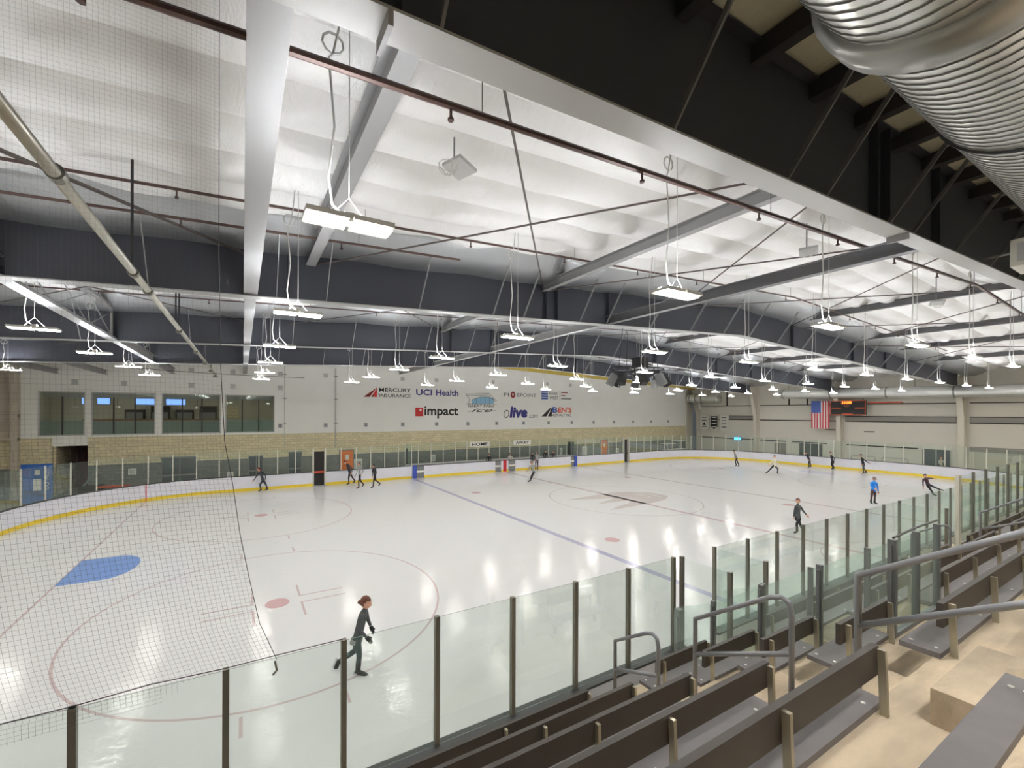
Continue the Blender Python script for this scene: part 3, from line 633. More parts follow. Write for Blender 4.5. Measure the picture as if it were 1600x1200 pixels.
# ---------------------------------------------------------------- right end wall
def end_wall():
    x = XE
    def girt(y0, y1, z0, z1, m, d=.08): tag(B().box(x-d, x, y0, y1, z0, z1).build('trim_girt', m), kind='structure')
    bays = ((1.7, 9.3), (9.9, 17.2), (-6.8, 1.0), (-15.5, -7.6))
    for y0, y1 in bays:
        girt(y0, y1, 6.38, 6.46, 'girt'); girt(y0, y1, 4.62, 4.72, 'girt')
    girt(-15.5, -7.6, 4.72, 5.15, 'girt_l', .14); girt(-6.8, 1.0, 4.72, 5.15, 'girt_l', .14); girt(-6.8, 1.0, 5.15, 5.22, 'girt'); girt(-15.5, -7.6, 5.15, 5.22, 'girt'); girt(9.9, 13, 4.72, 5.1, 'girt_l', .14); girt(9.9, 13, 5.1, 5.16, 'girt')
    for y0, y1 in ((9.9, 17.0), (6.5, 9.3), (2.6, 5.9), (-4.4, .9)): girt(y0, y1, 2.16, 2.26, 'girt')
    for y, z0 in ((13.3, 6.4), (6.2, 6.4), (4.4, 6.4)): tag(B().box(x-.06, x, y-.07, y+.07, z0, 8.2).build('trim_joint', 'girt'), kind='structure')
    girt(-1.3, -.5, 3.6, 3.68, 'girt'); girt(1.9, 2.7, 3.68, 3.76, 'girt')
    # windows low in the wall
    for i, (y0, y1, z0, z1) in enumerate(((3.0, 5.15, .5, 2.1), (-6.45, -4.7, .4, 2.2), (6.5, 7.7, .4, 2.0))):
        wn = tag(B().box(x-.05, x, y0-.06, y1+.06, z0-.06, z1+.06).build('window_%d' % (i+6), 'white_post'), kind='structure')
        B().box(x-.07, x-.05, y0, y1, z0, z1).build('pane', 'dark_glass' if i != 2 else 'girt_l', wn)
        B().box(x-.08, x-.07, (y0+y1)/2-.03, (y0+y1)/2+.03, z0, z1).build('mullion', 'white_post', wn)
    wn = tag(B().box(x-.12, x, -14.4, -7.6, 2.2, 2.62).build('door_9', 'girt_l'), kind='structure')
    B().box(x-.06, x-.01, -14.4, -7.7, 0, 2.2).build('door_leaf', 'int_wall', wn)
    for y in (-7.8, -8.5, -10.3, -10.9, -12.8): B().box(x-.1, x-.06, y-.04, y+.04, 0, 2.2).build('door_stile', 'beige_col', wn)
    # tapered columns under the girders
    for y in (-15.9, -7.2, 1.4, 9.6, 17.0):
        b = B(); b.prism([(34.38, 0), (34.38, 8.9), (32.6, 8.6), (32.9, 7.9), (33.75, 5.2), (33.95, 0)], 'y', y-.02, y+.02)
        b.bar((33.95, y, 0), (33.75, y, 5.2), .38, .05, up=(1,0,0)); b.bar((33.75, y, 5.2), (32.9, y, 7.75), .38, .05, up=(1,0,0))
        b.box(34.3, 34.38, y-.19, y+.19, 0, 8.9); tag(b.build('column', 'beige_col'), kind='structure')
        b = B(); b.prism([(-34.38, 0), (-34.38, 8.9), (-32.6, 8.6), (-32.9, 7.9), (-33.75, 5.2), (-33.95, 0)], 'y', y-.02, y+.02)
        b.bar((-33.95, y, 0), (-33.75, y, 5.2), .38, .05, up=(1,0,0)); b.bar((-33.75, y, 5.2), (-32.9, y, 7.75), .38, .05, up=(1,0,0))
        if y < 17: tag(b.build('column', 'beige_col'), kind='structure')
    # pennant banners
    X = 34.12
    for i, (y0, y1, zb_, lab) in enumerate(((16.87, 15.59, 3.1, 'white pointed pennant banner with a dark triangle, left of the three on the end wall'), (15.42, 14.29, 3.15, 'dark centred pennant banner with white border, middle of the three'), (14.12, 12.95, 3.0, 'white pointed pennant banner with grey text lines, right of the three'))):
        t = thing('pennant_banner', lab, 'banner', (X, (y0+y1)/2, 5.2)); ym = (y0+y1)/2
        def pen(s, dx, m, nm):
            a, c = ym+(y0-ym)*s, ym+(y1-ym)*s; zt_ = 5.2-(1-s)*.6
            B().prism([(a, zt_), (a, zb_+.45+(1-s)*.3), (ym, zb_+(1-s)*.8), (c, zb_+.45+(1-s)*.3), (c, zt_)], 'x', X-dx, X-dx+.012).build(nm, m, t)
        pen(1, 0, 'paper', 'cloth')
        if i == 1: pen(.8, .014, 'k', 'dark_field')
        m_ = 'wht' if i == 1 else 'k'
        L_ = (('REGIONAL', 4.95), ('LEAGUE', 4.6)) if i == 0 else ((('STATE', 4.6), ('CHAMPIONS', 4.1)) if i == 1 else (('NATIONAL', 4.6), ('FINALS', 4.35)))
        for k in range(4):
            z = 4.95-.42*k
            if i == 0 and k == 2: B().prism([(ym+.25, 3.85), (ym, 4.25), (ym-.25, 3.85)], 'x', X-.02, X-.012).build('triangle', 'k', t); continue
            B().box(X-.022, X-.015, ym-.32, ym+.32, z-.09, z+.02).build('text_line', m_ if i == 1 else 'igr', t)
        b = B(); b.tube([(X, y0+.05, 5.22), (X, y1-.05, 5.22)], .02, 6); b.tube([(X, ym, 5.22), (XE-.01, ym, 5.22)], .015, 6); b.build('hanging_rod', 'k', t)
    # flag hung upright
    X = 33.2; y0, y1, z0, z1 = 3.55, 1.95, 3.85, 6.8
    t = thing('national_flag', 'red, white and blue flag hung vertically beside the scoreboard', 'flag', (X, (y0+y1)/2, z1))
    n = 13
    for k in range(13):
        b = B(); vs = []; a = y0+(y1-y0)*k/13; c = y0+(y1-y0)*(k+1)/13; top = z1 if k >= 7 else z1-1.25
        for j in range(9):
            z = top+(z0-top)*j/8
            for yy in (a, c): vs.append((X+.03*math.sin(yy*9+z*.6), yy, z))
        b.add(vs, [(2*j, 2*j+1, 2*j+3, 2*j+2) for j in range(8)]); b.build('stripe', 'red' if k % 2 == 0 else 'wht', t)
    yc = y0+(y1-y0)*7/13; vs = []
    for j in range(9):
        yy = y0+(yc-y0)*j/8
        for z in (z1, z1-1.25): vs.append((X+.03*math.sin(yy*9+z*.6)-.002, yy, z))
    b = B(); b.add(vs, [(2*j, 2*j+1, 2*j+3, 2*j+2) for j in range(8)]); b.build('canton', 'ibb', t)
    b = B()
    for r_ in range(11):
        for c_ in range(5 if r_ % 2 == 0 else 4):
            zz = z1-.1-1.05*r_/10; yy = y0-.09-(.0 if r_ % 2 == 0 else .08)-.165*c_
            q = [(X-.045, yy+.026*(1 if i % 2 == 0 else .42)*math.sin(2*PI*i/10), zz+.026*(1 if i % 2 == 0 else .42)*math.cos(2*PI*i/10)) for i in range(10)]
            b.add(q, [tuple(range(10))])
    b.build('stars', 'wht', t)
    b = B(); b.tube([(X, y0+.05, z1+.02), (X, y1-.05, z1+.02)], .02, 6); b.tube([(X, 2.7, z1+.02), (XE-.01, 2.7, z1+.02)], .02, 6); b.build('flag_rod', 'grey', t)
    # scoreboard
    y0, y1, z0, z1 = 1.85, -1.0, 5.32, 6.78; X = 33.2
    t = thing('scoreboard', 'black electronic scoreboard with orange frame and lit amber clock digits', 'scoreboard', (X, .4, 6))
    B().box(X, X+.2, y1, y0, z0, z1).build('cabinet', 'black', t)
    for q in ((y1, y0, z0, z0+.06), (y1, y0, z1-.06, z1), (y1, y1+.06, z0, z1), (y0-.06, y0, z0, z1)): B().box(X-.02, X, q[0], q[1], q[2], q[3]).build('frame_strip', 'ior', t)
    B().box(X-.015, X, .05, .95, 6.42, 6.76).build('clock_panel', 'ior', t); text('11:50', .85, .12, 6.48, 6.72, X-.02, 'amber', t, weight=.03, facing='-x')
    B().box(X-.015, X, .3, .7, 6.2, 6.28).build('period_panel', 'ior', t); B().box(X-.015, X, -.9, -.15, 5.98, 6.08).build('score_panel', 'ior', t); B().box(X-.015, X, .95, 1.75, 5.98, 6.08).build('score_panel', 'ior', t)
    B().box(X-.015, X, 0, .85, 5.36, 5.46).build('name_panel', 'ior', t)
    for y in (-.8, 1.6):
        b = B(); b.tube([(X+.1, y, z1), (X+.1, y, 7.9)], .015, 6); b.build('hanger', 'k', t)
    b = B(); b.box(33.5, 33.56, -3.5, -1.05, 6.5, 6.62); b.box(33.56, 34.39, -3.4, -3.34, 6.5, 6.56); b.box(33.56, 34.39, -1.3, -1.24, 6.5, 6.56); tag(b.build('red_rail', 'redbar'), 'thin red rail to the right of the scoreboard', 'rail')
    t = thing('blue_lamp', 'glowing blue light panel low on the end wall below the banners', 'light', (34.3, 12.0, 2.25)); B().box(34.22, 34.3, 11.5, 12.3, 2.05, 2.4).build('panel', 'blueled', t); B().box(34.3, 34.4, 11.45, 12.35, 2.0, 2.45).build('housing', 'black', t)
    # ducts along the end wall
    for y0, y1, z0, z1, r, lab in ((-15.5, 5.9, 7.25, 7.6, .5, 'long silver round duct along the end wall above the scoreboard'), (12.9, 17.0, 7.3, 7.45, .55, 'short silver duct in the far right corner above the banners')):
        t = thing('air_duct', lab, 'duct', (32, y0, z0)); b = B(); n = 60; pts = [(32, y0+(y1-y0)*i/n, z0+(z1-z0)*i/n) for i in range(n+1)]
        b.tube(pts, [r+(.012 if i % 2 else 0) for i in range(n+1)], 20); b.build('tube', 'duct', t, smooth=True)
        for k in range(4 if y0 < 0 else 3):
            y = y1-.3-(y1-y0)*k/5; z = z1-(z1-z0)*k/5; b = B(); b.tube([(32, y-.06, z), (32, y+.06, z)], r+.03, 20); b.build('collar', 'duct_d', t)
        for k in range(3):
            y = y0+.7+(y1-y0-1.4)*k/2; b = B(); b.tube([(32, y, z0+r), (32, y, 9.3)], .012, 6); b.build('hanger', 'k', t)
    t = thing('heater_nozzle', 'small white angled nozzle under the corner duct beside the banners', 'nozzle', (32.6, 15.9, 6.2)); b = B(); b.tube([(32.4, 16.0, 6.95), (32.6, 15.8, 6.0)], [.13, .09], 10); b.build('tube', 'paper', t); b = B(); b.tube([(32.6, 15.8, 6.0), (32.65, 15.7, 5.85)], [.11, .12], 10); b.build('tip', 'white_post', t)
    # goals parked behind the end glass
    for k, y in enumerate((-3.3, -1.0)):
        t = thing('spare_goal', ('right' if k == 0 else 'left')+' spare practice goal frame stored behind the end glass', 'goal', (32.6, y, 0)); b = B()
        b.tube([(32.6, y-.9, 0), (32.6, y-.9, 1.2), (32.6, y-.8, 1.28), (32.6, y+.8, 1.28), (32.6, y+.9, 1.2), (32.6, y+.9, 0)], .04, 8); b.build('frame', 'ltgrey', t)
        b = B(); b.tube([(32.6, y-.85, .05), (33.4, y-.7, .05), (33.4, y+.7, .05), (32.6, y+.85, .05)], .03, 6); b.build('base', 'ltgrey', t)
end_wall()

# ---------------------------------------------------------------- roof steel
def girder(i, y):
    lab = ('nearest deep dark roof girder crossing the top right of the picture', 'second deep dark girder from the viewer, behind the first pair of bright lights', 'third deep girder from the viewer, carrying the dark speaker cluster', 'fourth deep girder, nearest to the white sponsor wall')[i]
    t = thing('roof_girder', lab, 'girder', (0, y, 9.3), 'deep roof girders')
    xs = [-32.8, 0, 32.8]
    def band(off0, off1, d0, d1, m, nm, top):
        b = B(); vs = []
        for x in xs:
            for yy, zz in ((off0, d0), (off1, d0), (off1, d1), (off0, d1)): vs.append((x, y+yy, (zt(x) if top else zb(x))+zz))
        fs = []
        for k in range(2):
            a = k*4
            for q in range(4): fs.append((a+q, a+(q+1) % 4, a+4+(q+1) % 4, a+4+q))
        fs += [(3, 2, 1, 0), (8, 9, 10, 11)]; b.add(vs, fs); return b.build(nm, m, t, fixn=True)
    b = B(); vs = []
    for x in xs: vs += [(x, y-.012, zb(x)), (x, y+.012, zb(x)), (x, y+.012, zt(x)), (x, y-.012, zt(x))]
    fs = [(k*4+q, k*4+(q+1) % 4, k*4+4+(q+1) % 4, k*4+4+q) for k in range(2) for q in range(4)]+[(3, 2, 1, 0), (8, 9, 10, 11)]
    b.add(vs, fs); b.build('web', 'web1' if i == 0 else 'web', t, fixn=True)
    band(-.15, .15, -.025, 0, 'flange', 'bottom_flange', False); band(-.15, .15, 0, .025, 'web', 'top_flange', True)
    for x in (-20.3, -12.0, -11.5, -9.0, 4.85, 12.2, 17.2, -25.6):
        for s in (-1, 1):
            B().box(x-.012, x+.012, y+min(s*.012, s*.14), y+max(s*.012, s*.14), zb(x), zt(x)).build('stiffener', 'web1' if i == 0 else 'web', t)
    bx = [-26.5, -23.16, -20.57, -19.37, -16.74, -14.19, -12.97, -10.47, -9.11, -6.6, -4.0, -1.53, .6, 3.2, 5.8, 8.4, 11, 13.6, 16.2, 19, 22, 25]
    if i == 0: bx = [-20.0, -17.27, -14.91, -13.82, -11.52, -10.43, -8.05, -5.5, -3, -.5, 2, 5, 8]
    for x in bx:
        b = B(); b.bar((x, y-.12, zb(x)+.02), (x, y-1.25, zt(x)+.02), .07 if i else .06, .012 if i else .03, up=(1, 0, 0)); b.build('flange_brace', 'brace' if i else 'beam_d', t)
    for x in (-20.4, -10.7, 1.0):
        if i == 0:
            B().box(x-.02, x+.02, y-.15, y+.15, zb(x)-.14, zb(x)-.02).build('splice_plate', 'beam', t)
for i, y in enumerate(FRAMES): girder(i, y)

def strut(x, y0, y1, z, wd, h, m, lab):
    """light I-beam along y, z is its underside"""
    t = thing('roof_strut', lab, 'beam', (x, y0, z), 'struts spanning between the girders')
    B().box(x-wd/2, x+wd/2, y0, y1, z, z+.02).build('lower_flange', m, t); B().box(x-.008, x+.008, y0, y1, z+.02, z+h-.02).build('web', m, t)
    B().box(x-wd/2, x+wd/2, y0, y1, z+h-.02, z+h).build('upper_flange', m, t)
ED = FRAMES+[YW]
BAY = ['first bay beyond the nearest girder', 'second bay', 'third bay', 'last bay before the white wall']
for k in range(4):
    a, c = ED[k]+.02, ED[k+1]-.02
    strut(-21.15, a, c, 8.33, .3 if k == 0 else .26, .45, 'beam', 'wide light grey strut at the left of the picture, %s' % BAY[k])
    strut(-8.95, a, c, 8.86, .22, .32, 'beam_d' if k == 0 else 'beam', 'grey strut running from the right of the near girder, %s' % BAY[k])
    if k != 1: strut(-25.6, a, c, 8.12, .24, .4, 'beam', 'grey strut near the left end, %s' % BAY[k])
    strut(-12.05, a, c, 9.7, .2, .3, 'beam', 'high grey strut left of centre, %s' % BAY[k]) if k < 2 else None
    for x, z, nm in ((4.85, 10.35, 'right of centre'), (12.2, 9.98, 'towards the right end'), (17.2, 9.7, 'close to the right end'), (23.5, 9.35, 'nearest the right end wall')):
        if k < 3: strut(x, a, c, z, .22, .3, 'beam_d', 'dark grey high strut %s, %s' % (nm, BAY[k]))
strut(-19.75, ED[0]+.02, ED[1]-.02, 9.3, .24, .5, 'beam', 'light grey strut just right of the widest one, first bay beyond the nearest girder')
strut(-29.3, ED[3]+.02, ED[4]-.02, 7.9, .2, .3, 'beam', 'short grey strut above the leftmost upstairs window')
strut(-31.7, ED[3]+.02, ED[4]-.02, 7.85, .2, .3, 'beam', 'short grey strut nearest the left end, above the white wall corner')
def truss():
    t = thing('roof_truss', 'light grey open truss with crossed rods at the left, between the second and third girders', 'truss', (-25.6, -3, 8.1))
    B().box(-25.75, -25.45, -7.1, 1.3, 8.12, 8.2).build('lower_chord', 'beam', t); B().box(-25.72, -25.48, -7.1, 1.3, 9.2, 9.3).build('upper_chord', 'beam', t)
    for k in range(3):
        y0 = -7.1+2.8*k
        for p, q in (((-25.6, y0, 8.2), (-25.6, y0+2.8, 9.2)), ((-25.6, y0, 9.2), (-25.6, y0+2.8, 8.2))): b = B(); b.tube([p, q], .018, 6); b.build('diagonal_rod', 'brace', t)
    B().box(-25.63, -25.57, 1.1, 1.25, 8.2, 9.2).build('end_post', 'beam', t)
truss()
# bracing rods, crossed in each panel
PAN = [(-29.5, -21.3), (-19.6, -12.1), (-11.9, -4.5), (-4.0, 4.7), (5.0, 12.1), (12.4, 22)]
for k in range(3):
    for j, (xa, xb_) in enumerate(PAN):
        for s in (0, 1):
            p = (xa if s == 0 else xb_, ED[k]+.05, (zt(xa if s == 0 else xb_))-.55-.07*s); q = (xb_ if s == 0 else xa, ED[k+1]-.05, zt(xb_ if s == 0 else xa)-.55-.07*s)
            b = B(); b.tube([p, q], .022 if k == 0 else .018, 6)
            dbl = (j == 0 and k == 0)
            if dbl: b.tube([(p[0]+.12, p[1], p[2]), (q[0]+.12, q[1], q[2])], .016, 6)
            o = b.build('brace_rod', 'rod'); tag(o, 'thin roof bracing rod running away %s, %s panel from the left, %s bay' % ('rightwards' if s == 0 else 'leftwards', ORD[j], ('nearest', 'second', 'third')[k]), 'rod', 'crossed bracing rods under the roof lining')
# sprinkler pipes along the girders
def pipe_x(y, dz, x0, x1, r, m, lab):
    t = thing('sprinkler_pipe', lab, 'pipe', (x0, y, 9)); b = B(); P = lambda x: (x, y, zb(x)+dz)
    xs = sorted([x0, x1]+([0] if x0 < 0 < x1 else [])); b.tube([P(x) for x in xs], r, 8); b.build('pipe', m, t)
    x = x0+1.3; n = 0
    while x < x1:
        b = B(); b.tube([P(x), (x, y, zb(x)+dz-.14)], [.016, .016], 6); b.tube([(x, y, zb(x)+dz-.14), (x, y, zb(x)+dz-.17)], .035, 6); b.build('sprinkler_head', 'pipe', t)
        if n % 2 == 0: b = B(); b.tube([(x+.4, y, zb(x)+dz), (x+.4, y, zc(x)-.1)], .006, 5); b.build('hanger', 'rod', t)
        x += 3.1; n += 1
pipe_x(-14.75, .46, -33, 24, .04, 'pipe', 'thick maroon sprinkler pipe just beyond the nearest girder')
pipe_x(-9.5, 1.32, -33, 20, .03, 'pipe', 'dark sprinkler pipe in front of the second girder')
pipe_x(-8.9, 1.02, -33, -16.2, .03, 'pipe', 'lower dark pipe beside the shaded foil drape at the left')
pipe_x(-.9, 1.3, -33, 20, .025, 'pipe', 'dark sprinkler pipe in front of the third girder')
pipe_x(7.4, 1.2, -33, 20, .025, 'pipe', 'dark sprinkler pipe in front of the fourth girder')
def feed_pipe():
    t = thing('feed_pipe', 'large pale steel pipe with jointed couplings running away across the upper left', 'pipe', (-22.95, -14, 7.8))
    b = B(); b.tube([(-22.98, -17.4, 7.81), (-22.95, 17, 8.02)], .062, 12); b.build('pipe', 'alu', t, smooth=True)
    for y in (-13.3, -9.9, -8.6, -4.0, 1.0, 5.5, 9.9, 14): b = B(); b.tube([(-22.97, y, 7.84), (-22.97, y+.12, 7.841)], .085, 12); b.build('coupling', 'alu_d', t)
    for y in (-9.95, -4.6, -3.9, 4.2, 10.5): b = B(); b.tube([(-22.97, y, 7.84), (-22.97, y, 9.9)], .022, 8); b.build('drop_hanger', 'black', t)
    b = B(); b.tube([(-27, 12.0, 8.0), (-24, 12.3, 7.9), (-20, 12.6, 7.85), (-17.5, 12.6, 7.85)], .015, 6); tag(b.build('black_cable', 'black'), 'thin black cable crossing in front of the upstairs windows', 'cable')
feed_pipe()

# ---------------------------------------------------------------- twin LED fixtures
def led_fixture():
    t = thing('high_bay_light', 'x', 'light', (0, 0, 0), 'twin LED lights hung over the rink')
    for s in (-1, 1):
        h = B(); h.box(s*.235-.21, s*.235+.21, -.17, .17, .02, .07); o = h.build('housing', 'lampbody', t)
        B().box(s*.235-.2, s*.235+.2, -.1, .1, .005, .02).build('led_face', 'led', o)
        B().box(s*.235-.19, s*.235+.19, -.03, .03, .072, .078).build('added_fill_slot', 'ledfill', o)  # added upward glow that fills the ceiling with light
    B().box(-.05, .05, -.06, .06, .03, .13).build('driver', 'lampbody', t)
    return t
def light_wires(x, x_t):
    """hanging wire and looped cord of one column of lights; their length follows the roof slope"""
    H = zc(x)-x_t+.02; m1 = B(); m1.tube([(-.2, 0, .07), (0, 0, .3), (.2, 0, .07)], .006, 5); m1.tube([(0, 0, .3), (0, 0, H)], .006, 5)
    L_ = H-.9
    pts = [(-.02, .03, .1), (-.16, .05, .22), (-.2, .06, .5), (-.14, .05, .5+.3*L_), (-.2, .05, .4+.75*L_), (-.16, .05, L_)]+[(-.16+.11*math.sin(a), .05, L_+.12-.11*math.cos(a)) for a in np.linspace(0, 2*PI, 10)]+[(-.1, .05, L_+.3), (-.05, .03, H)]
    m2 = B(); m2.tube(pts, .012, 6); return m1, m2
LX = [-31.1]+[-25.7+5.36*k for k in range(11)]; LX[5] = -4.2
LYS = [-14.45, -9.85, -5.1, -.4, 4.4, 9.1]
ROWN = ['front row nearest the viewer', 'second row', 'third row', 'fourth row', 'fifth row', 'back row by the sponsor wall']
proto = led_fixture(); first = True
for i, x in enumerate(LX):
    wires = None
    for j, y in enumerate(LYS+[-19.08]):
        Z = 7.4 if j < 6 else 6.75
        if j == 6 and i == 0: continue
        o = proto if first else dup(proto)
        if first:
            first = False; o.location = (0, 0, 0)
        if wires is None:
            a_, c_ = light_wires(x, 7.4); wires = [a_.build('hanging_wire', 'cord'), c_.build('power_cord', 'cord')]
            ws = wires
        else: ws = [q.copy() for q in wires]; [COL.objects.link(q) for q in ws]
        for q in list(o.children):
            if q.name.startswith(('hanging_wire', 'power_cord')): bpy.data.objects.remove(q)
        for q in ws: q.parent = o
        X_ = x if j < 6 else x+2.6
        for q in ws: q.scale.z = (zc(X_)-Z)/(zc(x)-7.4)
        o.location = (X_, y, Z)
        if j < 6: o['label'] = 'twin LED light, %s from the left in the %s' % (ORD[i], ROWN[j])
        else:
            for q in o.children:
                for c2 in q.children:
                    if c2.name.startswith('led_face'): c2.data = c2.data.copy(); c2.data.materials[0] = M['led_stand']
            o['label'] = 'twin LED light over the upper stands, %s from the left' % ORD[i-1]; o['group'] = 'twin LED lights over the stands'

def roof_extras():
    # big spiral duct over the viewer
    t = thing('air_duct', 'huge silver spiral ribbed duct at the top right corner', 'duct', (-18, -18.42, 7.58))
    b = B(); r = .5; y, z = -18.42, 7.58; L0, L1 = -28, 24; n = 36; x = L0
    ring = lambda x, q: [(x+.045*math.cos(2*PI*k/n), y+q*math.cos(2*PI*k/n), z+q*math.sin(2*PI*k/n)) for k in range(n)]
    while x < L1:
        for (xa, ra), (xb_, rb) in (((x, r), (x+.062, r)), ((x+.062, r), (x+.065, r+.007)), ((x+.065, r+.007), (x+.072, r+.007)), ((x+.072, r+.007), (x+.075, r))):
            b.add(ring(xa, ra)+ring(xb_, rb), [(k, (k+1) % n, n+(k+1) % n, n+k) for k in range(n)], 1 if abs(ra-rb) > .001 else 0)  # rib sides coloured darker in place of the shade along the seams
        x += .075
    b.build('spiral_tube', ['duct', 'seam_d'], t, smooth=True)
    for x in (-24.8, -18.62, -12.5, -6.4, -.3): b = B(); b.tube([(x-.1, y, z), (x-.08, y, z), (x+.08, y, z), (x+.1, y, z)], [r+.02, r+.06, r+.06, r+.02], 40); b.build('collar', 'duct_d', t, smooth=True)
    for x in (-17.1, -14.9): b = B(); b.tube([(x, y, z), (x+.012, y, z)], r+.022, 40); b.build('seam', 'black', t)
    for x in range(-28, 28, 4): b = B(); b.tube([(x, y-r-.02, z), (x, y-r-.02, 10)], .012, 6); b.build('hanger', 'rod', t)
    # exposed purlins over the stands
    k = 0
    x = -32
    while x < 30:
        t = tag(B().box(x-.09, x+.09, YN, FRAMES[0]-.02, zt(x)+.03-.26, zt(x)+.03-.0).build('roof_purlin', 'purlin'), kind='structure'); x += 1.5
    # square panel speakers with wire guards
    for x, y, z, a, lab in ((-18.1, -12.6, 9.6, .5, 'square grey panel with round wire guard in the bright bay at the upper left'), (-8.17, -13.45, 9.75, .9, 'square grey panel tilted under the foil at the upper right'), (2.25, -13.3, 9.75, .9, 'small slanted grey panel further along the bay at the right')):
        t = thing('ceiling_speaker', lab, 'speaker', (x, y, z))
        b = B(); b.bar((x-.2, y-.08, z+.03), (x+.2, y+.08, z-.03), .4, .06); b.build('panel', 'ltgrey', t)
        b = B()
        for q in range(4):
            aa = PI*q/4; b.tube([(x-.26+.16*math.cos(aa)*math.cos(s), y-.1+.16*math.sin(aa)*math.cos(s), z-.08-.16*math.sin(s)) for s in np.linspace(0, PI, 9)], .006, 5)
        b.tube([(x-.26+.16*math.cos(s), y-.1+.16*math.sin(s), z-.08) for s in np.linspace(0, 2*PI, 17)], .006, 5); b.build('wire_guard', 'cord', t)
        b = B(); b.tube([(x-.1, y, z), (x-.1, y, zc(x)-.1)], .015, 6); b.build('bracket', 'grey', t)
    # hanging speaker and light cluster on the third girder
    t = thing('speaker_cluster', 'black ring of loudspeakers and spotlights hung from the third girder above centre ice', 'speaker cluster', (.7, -.6, 7.9))
    cx, cyy, cz = .7, -.7, 7.95
    b = B(); b.tube([(cx+1.9*math.cos(s), cyy+1.1*math.sin(s), cz) for s in np.linspace(0, 2*PI, 25)], .06, 8); b.tube([(cx+1.9*math.cos(s), cyy+1.1*math.sin(s), cz+.3) for s in np.linspace(0, 2*PI, 25)], .04, 8)
    for s in np.linspace(0, 2*PI, 9)[:-1]: b.tube([(cx+1.9*math.cos(s), cyy+1.1*math.sin(s), cz), (cx+1.9*math.cos(s), cyy+1.1*math.sin(s), cz+.3)], .03, 6)
    b.build('truss_ring', 'black', t)
    for k in range(8):
        s = 2*PI*k/8+.3; px, py = cx+1.95*math.cos(s), cyy+1.15*math.sin(s); d = Vector((math.cos(s), math.sin(s), 0))
        b = B(); b.bar(Vector((px, py, cz-.1))-d*.12, Vector((px, py, cz-.75))+d*.22, .42, .36, up=(-d.y, d.x, 0)); b.build('speaker_box', 'black' if k % 3 else 'grey', t)
    for k in range(6):
        s = 2*PI*k/6; b = B(); p = Vector((cx+1.3*math.cos(s), cyy+.8*math.sin(s), cz-.05)); b.tube([p, p+Vector((.12*math.cos(s), .12*math.sin(s), -.28))], [.09, .12], 12); b.build('spotlight', 'ltgrey' if k % 2 else 'black', t)
    B().box(cx-.3, cx+.5, cyy-.3, cyy+.3, cz+.35, cz+1.0).build('control_box', 'black', t)
    for a, c in ((-1.8, 0), (1.8, 0), (0, 1), (0, -1)): b = B(); b.tube([(cx+a, cyy+c, cz+.3), (cx+a*.8, cyy+c*.9, 11.0)], .02, 6); b.build('hanging_cable', 'black', t)
    # small white heater box at the far right of the near girder
    t = thing('heater_box', 'white boxy unit mounted on the near girder at the right edge', 'heater', (-5.85, -16.6, 9.0)); B().box(-6.2, -5.2, -17.1, -16.45, 8.75, 9.35).build('casing', 'white_post', t); B().box(-6.22, -6.2, -17.0, -16.55, 8.85, 9.25).build('grille', 'ltgrey', t)
    b = B(); b.tube([(-5.6, -16.45, 9.2), (-5.6, -15.95, 9.2)], .03, 6); b.build('bracket', 'grey', t)
roof_extras()

# ---------------------------------------------------------------- stands
def nose(k): return -14.295-.685*k
def tread(k): return 1.06+.4725*k
def stands():
    b = B()
    def tier(x0, x1, k0, k1):
        for k in range(k0, k1+1):
            yb = nose(k+1) if k < 8 else YN
            b.box(x0, x1, yb-.002, nose(k), 0 if k > k0 else 0, tread(k))
    tier(-34.3, -14.93, 0, 8); tier(-14.93, -13.55, 4, 8); tier(-13.55, 34.2, 0, 8)
    b.box(-34.3, -14.1, nose(0), -13.94, 0, .72); b.box(-13.0, 34.2, nose(0), -13.94, 0, .72)
    b.box(-14.93, -13.55, -17.03, -14.0, 0, .35); b.box(-14.93, -13.55, -17.03, -16.2, 0, .9); b.box(-14.93, -13.55, -16.2, -15.5, 0, .62)
    tag(b.build('floor_stands', 'concrete'), kind='structure')
    # half-height aisle steps
    for xi, (x0, x1, nm) in enumerate(((-17.36, -16.3, 'near aisle'), (-6.85, -5.75, 'far aisle'))):
        for k in range(0, 8):
            y1 = nose(k+1); b = B(); b.box(x0, x1, y1-.001, y1+.43, tread(k), tread(k)+.236)
            tag(b.build('aisle_step', 'concrete'), 'concrete half step in the %s of the stands, %s up from the rink' % (nm, ORD[k]), 'step', 'half steps in the %s' % nm)
stands()

